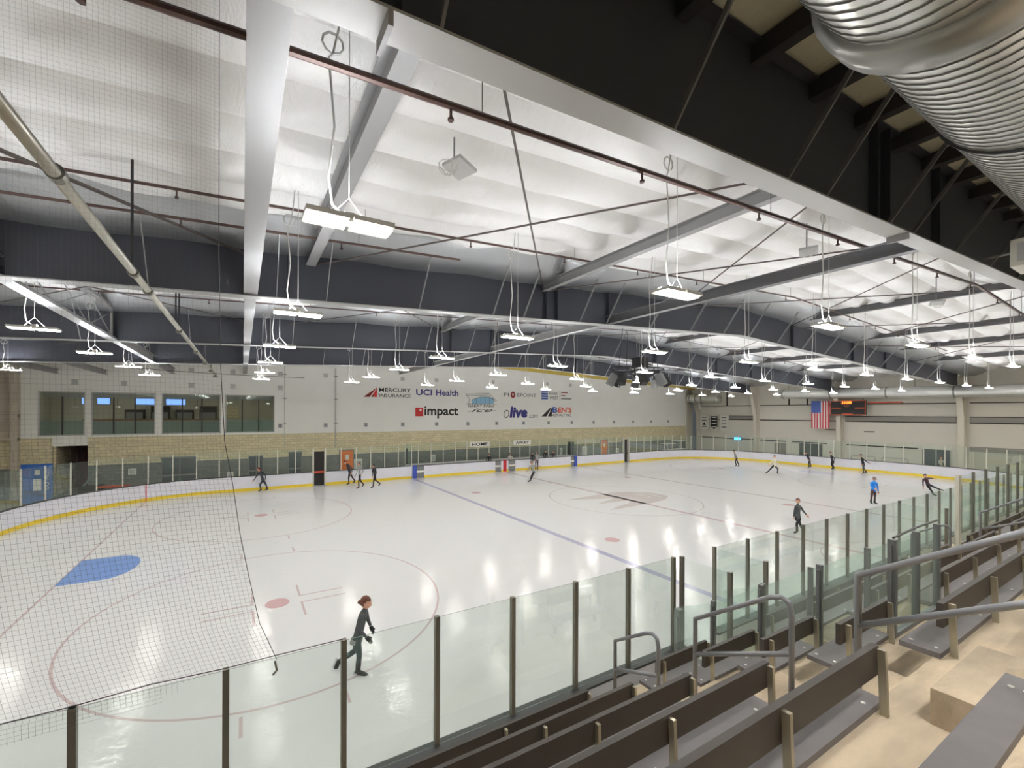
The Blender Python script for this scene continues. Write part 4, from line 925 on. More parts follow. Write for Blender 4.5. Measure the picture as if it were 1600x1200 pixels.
def bench(x0, x1, k, lab, post_at, m_end=True):
    """one row of plank seat with a backrest board on flat steel posts"""
    t = thing('bleacher_bench', lab, 'bench', ((x0+x1)/2, nose(k+1), tread(k)))
    zs = tread(k+1)+.045; ys1 = nose(k+1)+(.21 if k < 5 else .115); ys0 = nose(k+1)-.04
    st = B(); st.box(x0, x1, ys0, ys1, zs-.045, zs); seat = st.build('seat', 'seat', t)
    yb = -15.04-.6775*k; zbk = 1.99+.4725*k
    if k < 5: B().box(x0+.02, x1-.12, yb-.02, yb+.02, zbk-.2, zbk).build('backrest', 'back', t)
    for x in post_at:
        if not (x0-.2 < x < x1+.2): continue
        if k < 5:
            b = B(); b.bar((x, yb-.055, zs-.05), (x, yb-.04, zbk-.02), .03, .042, up=(0, 1, 0)); b.build('backrest_post', 'bpost', t)
        b = B(); b.box(x-.03, x+.03, ys0, ys1-.03, zs-.09, zs-.046); b.box(x-.03, x+.03, nose(k+1)+.002, nose(k+1)+.03, zs-.3, zs-.05); b.build('seat_bracket', 'girt', t)
        for yy in (ys0+.05, ys1-.05): b = B(); b.tube([(x-.05, yy, zs), (x-.05, yy, zs+.006)], .014, 8); b.build('bolt', 'bolt', seat)
PA = [-17.53-1.235*i for i in range(9)]
for k in range(6): bench(-28.0, -17.4, k, 'dark plank bench row left of the near aisle, %s row up from the glass' % ORD[k], PA)
PB = [-16.12, -15.1]
for k in range(4): bench(-16.25, -14.98, k, 'short dark bench between near aisle and glass stairwell, %s row up from the glass' % ORD[k], PB)
PC = [-16.1+1.235*i for i in range(9)]
for k in (4, 5): bench(-16.25, -6.95, k, 'long dark bench row passing behind the glass stairwell, %s row up from the glass' % ORD[k], PC)
PD = [-13.3+1.235*i for i in range(6)]
for k in range(4): bench(-13.42, -6.95, k, 'dark bench between glass stairwell and far aisle, %s row up from the glass' % ORD[k], PD)
PE = [-5.5+1.235*i for i in range(16)]
for k in range(1, 6): bench(-5.65, 10, k, 'dark bench row beyond the far aisle, %s row up from the glass' % ORD[k], PE)

def handrail(name, x, pts, r, lab, mids=()):
    t = thing(name, lab, 'handrail', (x, pts[0][0], pts[0][1])); b = B(); b.tube([(x, y, z) for y, z in pts], r, 10); b.build('top_rail', 'rail', t, smooth=True)
    for m in mids: b = B(); b.tube([(x, y, z) for y, z in m], r*.95, 10); b.build('lower_rail', 'rail', t, smooth=True)
def rnd(pts):
    """soften the last corner of a rail"""
    return pts
for xa, nm in ((-16.9, 'near'), (-6.3, 'far')):
    handrail('handrail', xa, [(-14.91, 1.3), (-14.91, 2.38), (-15.4, 2.71), (-15.5, 2.75), (-15.56, 2.72), (-15.58, 2.62), (-15.58, 1.75)], .024, 'short looped grey steel handrail at the foot of the %s aisle' % nm, [[(-14.91, 2.0), (-15.58, 2.28)]])
    handrail('handrail', xa, [(-16.05, 2.0), (-16.05, 3.17), (-16.8, 3.7), (-16.9, 3.74), (-16.96, 3.71), (-16.98, 3.6), (-16.98, 2.7)], .024, 'middle looped grey steel handrail half way up the %s aisle' % nm, [[(-16.05, 2.78), (-16.98, 3.25)]])
    handrail('handrail', xa, [(-17.45, 3.0), (-17.45, 4.13), (-18.3, 4.7), (-19.4, 5.45-.0), (-20, 5.85)] if xa < -10 else [(-17.45, 3.0), (-17.45, 4.13), (-18.3, 4.7), (-20, 5.85)], .026, 'tall grey steel handrail at the top of the %s aisle' % nm, [[(-17.45, 3.72), (-18.3, 4.24), (-20, 5.35)]])

def stairwell():
    """glass walled stairwell between the stands and the first gate"""
    t = thing('glass_stairwell', 'glass and dark steel posts fencing the sunken stairwell in the stands', 'glass fence', (-14.9, -15.7, 1))
    posts = []
    ys = [-15.04, -15.72, -16.4, -17.07]
    for k, y in enumerate(ys):
        zt_ = 2.55+.497*k; z0 = tread(k) if k < 3 else tread(3)
        b = B(); b.box(-14.94, -14.89, y-.03, y+.03, z0-.3, zt_); b.box(-14.965, -14.94, y-.015, y+.02, z0-.2, zt_-.06); b.build('post', 'dkpost', t)
    pts = [(-14.35, 2.2)]+[(y, 2.55+.497*k) for k, y in enumerate(ys)]
    for k in range(4):
        (ya, za), (yb_, zb__) = pts[k], pts[k+1]; x = -14.91; z0 = tread(max(0, k-1))-.1
        b = B(); vs = [(x-.006, ya-.02, z0), (x-.006, yb_+.05, z0), (x-.006, yb_+.05, zb__-.06), (x-.006, ya-.02, za-.02), (x+.006, ya-.02, z0), (x+.006, yb_+.05, z0), (x+.006, yb_+.05, zb__-.06), (x+.006, ya-.02, za-.02)]
        b.add(vs, [(0,3,2,1), (4,5,6,7), (0,1,5,4), (1,2,6,5), (2,3,7,6), (3,0,4,7)]); b.build('glass_pane', 'glass_t', t)
        # far side of the well
        b = B(); b.add([(v[0]+1.4, v[1], v[2]) for v in vs], [(0,3,2,1), (4,5,6,7), (0,1,5,4), (1,2,6,5), (2,3,7,6), (3,0,4,7)]); b.build('glass_pane', 'glass_t', t)
    for k in (0, 1, 2): y = ys[k]; B().box(-13.53, -13.48, y-.03, y+.03, tread(k)-.3, 2.55+.497*k).build('post', 'dkpost', t)
    for x in (-14.91, -14.22, -13.5): B().box(x-.028, x+.028, -17.11, -17.05, tread(3)-.1, 4.04).build('post', 'dkpost', t)
    for x0, x1 in ((-14.87, -14.26), (-14.18, -13.54)):
        B().box(x0, x1, -17.09, -17.075, tread(4)+.05, 3.98).build('glass_pane', 'glass_t', t); B().box(x0, x1, -17.11, -17.05, tread(4)-.02, tread(4)+.05).build('base_channel', 'dkpost', t)
    b = B(); b.tube([(-14.91, -17.08, 4.06), (-14.2, -17.08, 4.09), (-13.5, -17.08, 4.09)], .012, 6); b.build('top_cable', 'black', t)
    # full height wing beside the gate
    t = thing('gate_wing_glass', 'tall clear glass wing standing square to the boards beside the first gate', 'glass panel', (-14.1, -14.3, 1))
    B().box(-14.11, -14.098, -14.8, -13.96, .9, 2.76).build('glass_pane', 'glass', t); B().box(-14.14, -14.07, -14.86, -14.8, .35, 2.78).build('post', 'alu_d', t); B().box(-14.14, -14.07, -13.98, -13.92, .35, 2.78).build('post', 'alu_d', t); B().box(-14.14, -14.07, -14.8, -13.98, .35, .9).build('kick_wall', 'grey', t)
    t = thing('gate_wing_glass', 'clear glass wing on the far side of the first gate', 'glass panel', (-13.0, -14.3, 1))
    B().box(-13.006, -12.994, -14.8, -13.96, .9, 2.76).build('glass_pane', 'glass', t); B().box(-13.03, -12.97, -14.86, -14.8, .35, 2.78).build('post', 'alu_d', t)
    t = thing('gate_post', 'short dark steel gate post at the rink edge below the first gate glass', 'post', (-14.35, -14.05, 0)); B().box(-14.42, -14.3, -14.12, -14.02, .7, 1.9).build('post', 'dkpost', t); B().box(-14.46, -14.42, -14.1, -14.04, .7, 1.78).build('channel', 'dkpost', t)
    # penalty area
    for k, (x, lab) in enumerate(((-3.9, 'left'), (0.0, 'middle'), (3.9, 'right'))):
        t = thing('penalty_box_glass', '%s glass divider of the near side penalty boxes' % lab, 'glass panel', (x, -14.4, 0)); B().box(x-.006, x+.006, -14.95, -13.95, 1.0, 2.75).build('glass_pane', 'glass_t', t); B().box(x-.04, x+.04, -14.95, -13.95, .3, 1.0).build('base_wall', 'board', t)
        B().box(x-.03, x+.03, -15.0, -14.94, .3, 2.8).build('post', 'alu_d', t)
    t = thing('stand_front_glass', 'taller glass wall before the stands beyond the far aisle, with wide pale end post', 'glass wall', (-3.2, -15.0, 0))
    B().box(-3.35, -3.1, -15.08, -15.0, .7, 3.7).build('end_panel', 'white_post', t)
    x = -3.1; n = 0
    while x < 20: 
        B().box(x+.01, x+1.28, -15.045, -15.033, 1.75, 3.66).build('glass_pane', 'glass_t', t); B().box(x+1.27, x+1.33, -15.07, -15.01, 1.2, 3.7).build('post', 'alu_d', t); x += 1.32
    B().box(-3.1, 20, -15.1, -15.0, .7, 1.75).build('base_wall', 'conc_grey', t)
    t = thing('ledge_planks', 'pale aluminium floor planks at the foot of the near aisle beside the glass', 'planks', (-16.5, -14.4, .8))
    for k in range(3): B().box(-17.3, -14.98, -14.26+.1*k, -14.18+.1*k, .722, .78).build('plank', 'ltgrey', t)
stairwell()

# ---------------------------------------------------------------- netting over the near glass
def net():
    b = B(); Y = -HY-.06; ed = [(2.72, -20.98), (3.16, -21.15), (3.67, -21.25), (4.17, -21.34), (4.65, -21.40), (5.14, -21.48), (5.95, -21.52), (7.09, -21.54), (8.57, -21.54), (9.9, -21.54)]
    zz = [e[0] for e in ed]; xx = [e[1] for e in ed]
    xe = lambda z: float(np.interp(z, zz, xx))
    g = .0445; r = .0009
    def yy(x, z): return Y+.02*math.sin(x*3+z)+.05*math.sin(z*1.1)*max(0, min(1, (z-2.8)/2))
    s = b
    X0 = -26.0
    n = int((xx[0]-X0)/g)
    for i in range(n):
        f0 = i/n                         # vertical cords fan towards the tied edge
        pts = []
        for z in np.arange(2.72, 9.95, .24):
            e = xe(z); x = X0+(e-X0)*f0
            pts.append((x, yy(x, z), z))
        s.tube(pts, [r if q[2] < 5.0 else r*.55 for q in pts], 3, cap=False)
    z = 2.74
    while z < 9.9:
        e = xe(z); pts = []
        for x in np.arange(X0, e, .25): pts.append((x, yy(x, z), z-.02*math.sin((x-X0)*1.3)))
        pts.append((e, yy(e, z), z)); s.tube(pts, r if z < 5.0 else r*.55, 3, cap=False); z += g
    # skirt hanging down behind the glass top
    for i in range(int(3.2/g)):
        x = -25+i*g
        s.tube([(x, Y-.03, 2.74), (x+.01, Y-.05, 2.62+.05*math.sin(x*2.2))], r, 3, cap=False)
    for k in range(4): s.tube([(x, Y-.04, 2.73-.04*k) for x in np.arange(-25, -21.8, .2)], r, 3, cap=False)
    t = thing('safety_net', 'fine dark safety net hung above the near glass over the left end', 'net', (X0, Y, 2.7))
    o = b.build('mesh', 'net', t)
    b = B(); b.tube([(e, yy(e, z)-.0, z) for z, e in ed], .0035, 5); b.build('edge_cord', 'black', t)
    b = B(); b.tube([(X0, Y-.02, 2.79), (-22.67, Y-.02, 2.775), (-22.1, Y-.02, 2.80), (-21.48, Y-.02, 2.775), (-20.98, Y-.02, 2.78), (-20.27, Y-.02, 2.775)], .005, 5); b.build('lower_cord', 'black', t)
    b = B(); b.tube([(X0, Y, 9.9), (-21.5, Y, 9.9)], .012, 6); b.build('upper_cable', 'black', t)
    b = B(); b.tube([(-21.0, Y-.02, 2.72), (-20.98, Y-.03, 2.62), (-21.02, Y-.03, 2.58)], .012, 6); b.build('hook', 'alu_d', t)
net()

# ---------------------------------------------------------------- left end background
def left_end():
    t = thing('poster_panel', 'tall bright blue poster panel with white health sponsor lettering at the far left', 'poster', (-32.1, 15.5, 0))
    B().box(-32.8, -31.4, 15.5, 15.56, -.02, 2.3).build('panel', 'signblue', t)
    B().box(-32.2, -31.95, 15.49, 15.5, 1.65, 1.95).build('picture', 'paper', t); B().box(-32.25, -31.9, 15.49, 15.5, .7, 1.4).build('text_block', 'paper', t)
    o = text('UCI Health', 0, 1.3, 0, .2, 0, 'wht', None); o.rotation_euler = (0, -PI/2, 0); o.location = (-31.55, 15.485, .75); o.parent = t; o.matrix_parent_inverse = t.matrix_basis.inverted()
    t = thing('red_bench', 'low red bench behind the left corner glass', 'bench', (-28.4, 14.9, 0)); B().box(-29.2, -27.6, 14.7, 15.1, .72, .8).build('seat', 'redbar', t)
    for x in (-29.0, -28.4, -27.8): B().box(x-.03, x+.03, 14.75, 15.05, 0, .72).build('leg', 'dark', t)
    t = thing('dark_scooter', 'dark wheeled machine parked behind the glass below the maroon recess', 'cart', (-29.6, 15.9, 0))
    B().box(-30.3, -29.1, 15.6, 16.2, .25, .75).build('body', 'girt', t); b = B(); b.tube([(-30.1, 15.9, .75), (-29.6, 15.9, 1.5), (-29.2, 15.9, 1.55)], .06, 8); b.build('handle', 'grey', t)
    for x in (-30.1, -29.3): b = B(); b.tube([(x, 15.55, .22), (x, 15.62, .22)], .22, 14); b.build('wheel', 'black', t)
left_end()

# ---------------------------------------------------------------- people
def px(u, v, foot, s, base, d=0.):
    """a traced joint: metres right / up of the foot point, d metres further away"""
    return base+RT0*((u-foot[0])/s)+Vector((0, 0, (foot[1]-v)/s))+FW*d
def person(label, base, s, foot, J, top, pants, hair='hair_b', boots='boot', face=(-1, -.2), skates=True, gloves=False, skirt=None, hairlong=False, scale=1.0, group=None, ht=None):
    base = Vector(base)
    g = {k: px(v[0], v[1], foot, s, base, v[2] if len(v) > 2 else 0.) for k, v in J.items()}
    fdir = (RT0*face[0]+FW*face[1]).normalized()
    side = Vector((-fdir.y, fdir.x, 0))
    root = thing('person', label, 'person', base, group)
    k = scale
    def mid(a, b, t=.5): return a+(b-a)*t
    nk, pv, ch, hd = g['N'], g['P'], g['C'], g['H']
    V = []; Rr = []; E = []
    def add(p, r, par=None):
        V.append(Vector(p)); Rr.append((r*k, r*k) if not isinstance(r, tuple) else (r[0]*k, r[1]*k)); i = len(V)-1
        if par is not None: E.append((par, i))
        return i
    iP = add(pv, (.125, .115)); iW = add(mid(pv, ch, .5), (.112, .1), iP); iC = add(ch, (.14, .115), iW); iS = add(mid(ch, nk, .62), (.115, .095), iC)
    iN = add(nk, .05, iS); iH = add(mid(nk, hd, .55), .052, iN)
    bones = [('t', pv, ch), ('t', ch, nk), ('s', nk+(hd-nk)*.35, hd)]
    hands = []
    for a in ('L', 'R'):
        sh, el, ha = g[a+'S'], g[a+'E'], g[a+'H']
        i1 = add(sh, .058, iS); i2 = add(mid(sh, el, .5), .047, i1); i3 = add(el, .04, i2); i4 = add(mid(el, ha, .5), .036, i3); i5 = add(ha, .027, i4)
        bones += [('t', sh, el), ('t', el, ha)]; hands.append((el, ha))
    feet = []
    for a in ('L', 'R'):
        hp = g.get(a+'P', pv+side*(.09 if a == 'L' else -.09)*(1)); kn, an, to = g[a+'K'], g[a+'A'], g[a+'T']
        i1 = add(hp-Vector((0, 0, .03)), .098, iP); i2 = add(mid(hp, kn, .45), .08, i1); i3 = add(kn, .056, i2); i4 = add(mid(kn, an, .35), .055, i3); i5 = add(an, .04, i4)
        bones += [('p', hp, kn), ('p', kn, an)]; feet.append((kn, an, to))
    me = bpy.data.meshes.new('skel'); me.from_pydata([v[:] for v in V], E, []); so = bpy.data.objects.new('skel', me); COL.objects.link(so)
    md = so.modifiers.new('s', 'SKIN'); md.use_smooth_shade = True; md.branch_smoothing = .6; sv = me.skin_vertices[0].data
    for i, r in enumerate(Rr): sv[i].radius = r; sv[i].use_root = (i == 0)
    sb = so.modifiers.new('u', 'SUBSURF'); sb.levels = 1; sb.render_levels = 1
    dg = bpy.context.evaluated_depsgraph_get(); bm_ = bpy.data.meshes.new_from_object(so.evaluated_get(dg)); bpy.data.objects.remove(so)
    b = B(); fs = []; mi = []
    vs = [v.co.copy() for v in bm_.vertices]
    def dist(p, a, c):
        ab = c-a; t = max(0, min(1, (p-a).dot(ab)/max(1e-9, ab.length_squared))); return (p-(a+ab*t)).length
    o0 = 0; b.v = [v[:] for v in vs]
    for p in bm_.polygons:
        c = Vector(p.center); best = min(bones, key=lambda q: dist(c, q[1], q[2])); m = {'t': 0, 'p': 1, 's': 2}[best[0]]
        if best[0] == 's' and dist(c, nk, ch) < .07: m = 0
        b.f.append(tuple(p.vertices)); b.m.append(m)
    bpy.data.meshes.remove(bm_)
    # head with face, in its own frame
    up = (hd-nk).normalized(); up = (up*.5+Vector((0, 0, 1))*.5).normalized(); fx = (fdir-up*fdir.dot(up)).normalized(); sx = up.cross(fx)
    def T(x, y, z): return hd+fx*x*k+sx*y*k+up*z*k
    nu, nv = 16, 12; hv = []
    for i in range(nv+1):
        th = PI*i/nv
        for j in range(nu):
            ph = 2*PI*j/nu; x = math.sin(th)*math.cos(ph); y = math.sin(th)*math.sin(ph); z = math.cos(th)
            rx, ry, rz = .098, .076, .118
            X, Yy, Z = rx*x, ry*y, rz*z
            if z < 0: Yy *= 1+.28*z; X = X*(1+.12*z)+(.012 if x > 0 else 0)
            if x > .9 and -.3 < z < .12: X += .018        # nose
            if x > .75 and .1 < z < .35: X -= .006        # eye line
            hv.append(T(X, Yy, Z))
    b.add(hv, [(i*nu+j, (i+1)*nu+j, (i+1)*nu+(j+1) % nu, i*nu+(j+1) % nu) for i in range(nv) for j in range(nu)], 2)
    for sgn in (-1, 1):
        b.tube([T(.0, sgn*.072, .0-.028), T(.005, sgn*.088, 0), T(.0, sgn*.076, .028)], [.008, .014, .008], 6, 2)   # ears
        b.tube([T(.086, sgn*.03, .018), T(.092, sgn*.03, .018)], [.012, .009], 8, 4)                              # eyes
        b.tube([T(.087, sgn*.045, .038), T(.091, sgn*.018, .042)], .004, 5, 3)
    b.tube([T(.088, -.022, -.052), T(.094, 0, -.054), T(.088, .022, -.052)], [.003, .006, .003], 6, 5)             # mouth
    # hands: palm, four unequal curled fingers, thumb from the side of the palm
    hm = 6 if gloves else 2
    for (el, ha) in hands:
        d = (ha-el).normalized(); n_ = d.cross(Vector((0, 0, 1))); n_ = n_.normalized() if n_.length > .1 else side.copy(); w_ = d.cross(n_).normalized()
        b.bar(ha, ha+d*.085*k, .075*k, .028*k, up=n_, mi=hm)
        for q in range(4):
            off = w_*(-.027+.018*q)*k; L_ = (.062, .072, .067, .052)[q]*k; p0 = ha+d*.08*k+off
            b.tube([p0, p0+d*L_*.45, p0+d*L_*.75+n_*L_*.25, p0+d*L_*.9+n_*L_*.5], [.0085*k, .008*k, .0075*k, .006*k], 6, hm)
        p0 = ha+d*.03*k-w_*.035*k; b.tube([p0, p0+d*.03*k-w_*.02*k, p0+d*.055*k-w_*.022*k+n_*.012*k], [.011*k, .010*k, .007*k], 6, hm)
    body = b.build('body', [top, pants, M['skin'], M[hair], M['k'], M['idr'], M['black']], root, smooth=True)
    # hair
    h = B(); hv = []
    for i in range(9):
        th = PI*.60*i/8
        for j in range(nu):
            ph = 2*PI*j/nu; lim = 1.
            x = math.sin(th)*math.cos(ph); y = math.sin(th)*math.sin(ph); z = math.cos(th); e = 1.1
            if x > .35: th2 = th*.62; x = math.sin(th2)*math.cos(ph); y = math.sin(th2)*math.sin(ph); z = math.cos(th2)
            hv.append(T(.1*x*e-.004, .08*y*e, .118*z*e+.004))
    h.add(hv, [(i*nu+j, (i+1)*nu+j, (i+1)*nu+(j+1) % nu, i*nu+(j+1) % nu) for i in range(8) for j in range(nu)])
    if hairlong == 'bun': h.tube([T(-.09, 0, .0), T(-.125, 0, -.01), T(-.15, 0, -.03)], [.035, .045, .02], 10)
    elif hairlong: h.tube([T(-.07, 0, .02), T(-.11, 0, -.06), T(-.1, 0, -.17), T(-.09, 0, -.25)], [.05, .055, .04, .012], 8)
    h.build('hair', hair, root, smooth=True)
    if skirt is not None:
        q = B(); dn = (pv-ch).normalized(); P0 = pv+dn*.02; n = 16; vs = []
        for t_, rr in ((-.02, .125), (.03, .13), (.075, .134)):
            for j in range(n): a = 2*PI*j/n; vs.append(P0+dn*t_+(fdir*math.cos(a)*rr*.85+side*math.sin(a)*rr)*k)
        q.add(vs, [(i*n+j, i*n+(j+1) % n, (i+1)*n+(j+1) % n, (i+1)*n+j) for i in range(2) for j in range(n)]); q.build('shirt_hem', skirt, root, smooth=True)
    # boots with blades
    for kn, an, to in feet:
        q = B(); fd = (to-an); hz = Vector((fd.x, fd.y, fd.z)); L_ = .25*k; fdv = fd.normalized()
        leg = (an-kn).normalized(); heel = an+leg*.055*k-fdv*.05*k; toe = heel+fdv*L_; 
        q.tube([an-leg*.11*k, an, an+leg*.05*k], [.052*k, .048*k, .042*k], 10); q.tube([heel, heel+fdv*.08*k, toe-fdv*.03*k, toe], [.036*k, .043*k, .04*k, .018*k], 10)
        bt = q.build('skate_boot' if skates else 'shoe', boots, root, smooth=True)
        if skates:
            dn = leg-fdv*leg.dot(fdv); dn = dn.normalized() if dn.length > .1 else Vector((0, 0, -1))
            q = B(); q.bar(heel+dn*.06*k-fdv*.015*k, toe+dn*.06*k, .006*k, .03*k, up=dn); q.bar(heel+dn*.03*k, heel+dn*.06*k, .012, .03*k, up=fdv); q.bar(toe-fdv*.05*k+dn*.02*k, toe-fdv*.05*k+dn*.06*k, .012, .03*k, up=fdv)
            q.build('blade', 'blade', bt)
    return root

def people():
    z0 = 0.0
    navy = cloth('navy_cloth', (58, 62, 72)); blk = cloth('black_cloth', (42, 42, 46)); char = cloth('charcoal_cloth', (78, 82, 84)); grey = cloth('grey_cloth', (150, 150, 148)); cream = cloth('cream_cloth', (226, 222, 200)); blue = cloth('blue_cloth', (44, 140, 236)); mar = cloth('plum_cloth', (78, 58, 66)); slate = cloth('slate_cloth', (70, 84, 84)); brn = cloth('brown_trousers', (88, 66, 66)); lg = cloth('light_grey_cloth', (186, 186, 182)); pale = cloth('pale_trousers', (206, 200, 192))
    person('skater with brown hair bun and dark grey jacket gliding right beyond the near glass', (-19.20, -10.08, .0), 73.9, (560, 1049), dict(
        H=(573.7, 941), N=(571.5, 952.5), C=(568.3, 965), P=(560.5, 995), LS=(570, 957, -.15), LE=(569.5, 976, -.22), LH=(578.5, 986.5, -.2), RS=(570, 956.5, .15), RE=(573, 975, .22), RH=(578, 985, .2),
        LP=(560.5, 996, -.08), RP=(560.5, 996, .08), LK=(565.5, 1018, -.08), LA=(563.5, 1039.5, -.08), LT=(576, 1044.5, -.08), RK=(556, 1019, .1), RA=(531, 1038, .14), RT=(526.5, 1050.5, .14)), char, slate, 'hair_b', 'boot', (1, -.12), hairlong='bun', skirt=grey, gloves=True, scale=1.12)
    person('skater in black with auburn hair leaning forward by the far boards at the left', (-20.05, 13.2, 0), 22.6, (412, 768.5), dict(
        H=(405, 734.3), N=(407.3, 737.8), C=(409.5, 742.5), P=(411.7, 751.5), LS=(406.8, 739.5, -.1), LE=(403, 745, -.15), LH=(398.8, 751, -.15), RS=(410.5, 739.5, .14), RE=(414, 745.5, .16), RH=(413, 752, .14),
        LK=(407.5, 757.8, -.06), LA=(409, 764.5, -.06), LT=(405, 766.6, -.06), RK=(415.3, 758, .08), RA=(417, 763.8, .1), RT=(413, 766, .1)), navy, navy, 'hair_r', 'boot', (-1, -.3), hairlong=True)
    person('skater in black bending forward in front of the left orange door', (-14.25, 13.1, 0), 20.7, (546, 760.8), dict(
        H=(538.7, 725.5), N=(542, 728.2), C=(544, 733), P=(546.6, 743.5), LS=(542.2, 729.8, -.12), LE=(548, 735.5, -.14), LH=(548, 742, -.1), RS=(543.2, 729.5, .12), RE=(549.5, 735.5, .14), RH=(549, 742, .1),
        LK=(545.2, 751, -.06), LA=(545.5, 757, -.06), LT=(541, 759, -.06), RK=(549.8, 749, .08), RA=(553.2, 753.8, .1), RT=(550.5, 757.6, .1)), navy, blk, 'hair_r', 'boot', (-1, .1))
    person('skater in a grey sweatshirt and black leggings, middle of the group of three', (-14.0, 11.25, 0), 21.8, (557, 764.8), dict(
        H=(557.3, 726.8), N=(557.6, 730.6), C=(558, 736), P=(558.2, 745.5), LS=(555.2, 732.2, -.05), LE=(554.5, 739.5, -.08), LH=(552, 745.5, -.1), RS=(560.6, 732.2, .05), RE=(563.3, 738.5, .1), RH=(560.5, 742, .05),
        LK=(557.3, 753.5, -.08), LA=(557.4, 761, -.08), LT=(553.8, 763.4, -.1), RK=(559.6, 753.5, .06), RA=(563, 757.8, .12), RT=(561, 761.6, .12)), grey, blk, 'hair_b', 'boot', (-.8, -.6))
    person('skater in black with white collar, rightmost of the group of three', (-13.0, 10.95, 0), 21.6, (583.5, 764.5), dict(
        H=(582.6, 729.8), N=(583.2, 733.6), C=(584.2, 738), P=(585.3, 746.5), LS=(581.6, 735, -.1), LE=(582.2, 741, -.14), LH=(582.4, 745.8, -.16), RS=(585.6, 735, .1), RE=(587, 741.5, .1), RH=(585.4, 745.4, .05),
        LK=(583.6, 753.8, -.06), LA=(582.8, 760.8, -.06), LT=(578.6, 763, -.06), RK=(586, 752.5, .06), RA=(591.6, 757, .1), RT=(589.8, 760.8, .1)), blk, blk, 'hair_d', 'boot', (-1, -.2))
    person('skater in a grey top with arms spread, crouching near the centre line', (-1.48, 7.9, 0), 19.8, (830, 754.6), dict(
        H=(833.4, 725), N=(833.9, 728.4), C=(835, 732), P=(837.2, 739.5), LS=(831, 729.9, 0), LE=(829.2, 733.3, -.05), LH=(826, 736.7, -.1), RS=(837.2, 728.9, .05), RE=(842.3, 729.8, .1), RH=(847.4, 730.6, .15),
        LK=(833.2, 744, -.1), LA=(831.8, 751.2, -.08), LT=(827, 753.2, -.1), RK=(835.6, 744.5, .1), RA=(832.6, 751.4, .12), RT=(828.4, 753.2, .12)), grey, blk, 'hair_d', 'boot', (-.85, -.5))
    person('skater in dark training clothes with brown hair facing left, large figure right of centre', (.96, -9.16, 0), 34.1, (1240, 833), dict(
        H=(1243.7, 783.6), N=(1243.4, 789.6), C=(1243.3, 796.5), P=(1243.6, 811.5), LS=(1239.4, 791.8, -.04), LE=(1238.8, 801.5, .02), LH=(1240.2, 809.5, .12), RS=(1248, 791.8, .04), RE=(1253, 799.6, .04), RH=(1257.8, 805.8, .02),
        LK=(1239.8, 818.5, -.08), LA=(1240.4, 828, -.08), LT=(1234.5, 831.3, -.12), RK=(1248, 817, .08), RA=(1253, 825.2, .16), RT=(1256.5, 829.5, .12)), char, blk, 'hair_b', 'boot', (-.45, -.9))
    person('distant skater in a grey top striding left at the far right corner', (23.2, 5.8, 0), 15.2, (1152, 730), dict(
        H=(1147.1, 705.9), N=(1147.9, 708.9), C=(1149, 711.8), P=(1151.3, 717.3), LS=(1147.4, 709.9, -.1), LE=(1147.4, 713.4, -.12), LH=(1146.8, 716.2, -.14), RS=(1149.4, 709.9, .1), RE=(1151.8, 713.6, .12), RH=(1150.6, 716.2, .1),
        LK=(1148.2, 721, -.1), LA=(1149.6, 726.8, -.1), LT=(1146.6, 728.8, -.1), RK=(1153.4, 722.3, .1), RA=(1155.5, 727.4, .1), RT=(1152.8, 729.3, .1)), grey, blk, 'hair_d', 'boot', (-1, -.1))
    person('distant skater in a cream jacket with legs wide apart', (20.9, 1.4, 0), 17.2, (1207, 742.5), dict(
        H=(1210, 716), N=(1210, 719.6), C=(1210, 723), P=(1209.3, 730.5), LS=(1207, 721, 0), LE=(1204, 724.9, .0), LH=(1201.8, 728.2, 0), RS=(1213.2, 721, 0), RE=(1215.2, 726.4, 0), RH=(1216.2, 731.6, 0),
        LP=(1207.4, 731, 0), RP=(1211.3, 731, 0), LK=(1203, 735.8, 0), LA=(1199.6, 740, .05), LT=(1195.8, 741.3, 0), RK=(1214.6, 735.6, -.05), RA=(1214.3, 740.6, 0), RT=(1216, 742.3, -.1)), cream, blk, 'hair_d', 'boot', (-.1, -1))
    person('distant skater in black bowing forward in front of the right end boards', (29.0, 2.0, 0), 15.4, (1266, 731.5), dict(
        H=(1261, 708.8), N=(1262.1, 711), C=(1263.7, 714), P=(1266.8, 720.6), LS=(1262, 712.4, -.1), LE=(1262.8, 716, -.12), LH=(1264, 719, -.12), RS=(1263.4, 711.8, .1), RE=(1267.2, 715, .12), RH=(1268.2, 718.6, .1),
        LK=(1264, 724.8, -.1), LA=(1265.2, 728.8, -.1), LT=(1262.2, 730.6, -.1), RK=(1269.2, 725.2, .1), RA=(1270.2, 729, .1), RT=(1267, 730.6, .1)), navy, blk, 'hair_d', 'boot', (-1, 0))
    person('distant skater in black standing with hands behind the back by the end boards', (29.7, .3, 0), 16.0, (1313, 732), dict(
        H=(1308.8, 706.4), N=(1309.5, 709.4), C=(1310.6, 713), P=(1312.6, 720.2), LS=(1309.4, 710.8, -.1), LE=(1313.2, 714.6, -.14), LH=(1314, 718.4, -.1), RS=(1310.4, 710.8, .1), RE=(1314, 714.6, .14), RH=(1314.4, 718.4, .1),
        LK=(1311.4, 724.4, -.08), LA=(1313.2, 729.2, -.08), LT=(1310.2, 731, -.08), RK=(1311.8, 724.4, .1), RA=(1314, 729.2, .1), RT=(1311, 731, .1)), navy, blk, 'hair_d', 'boot', (-1, -.1))
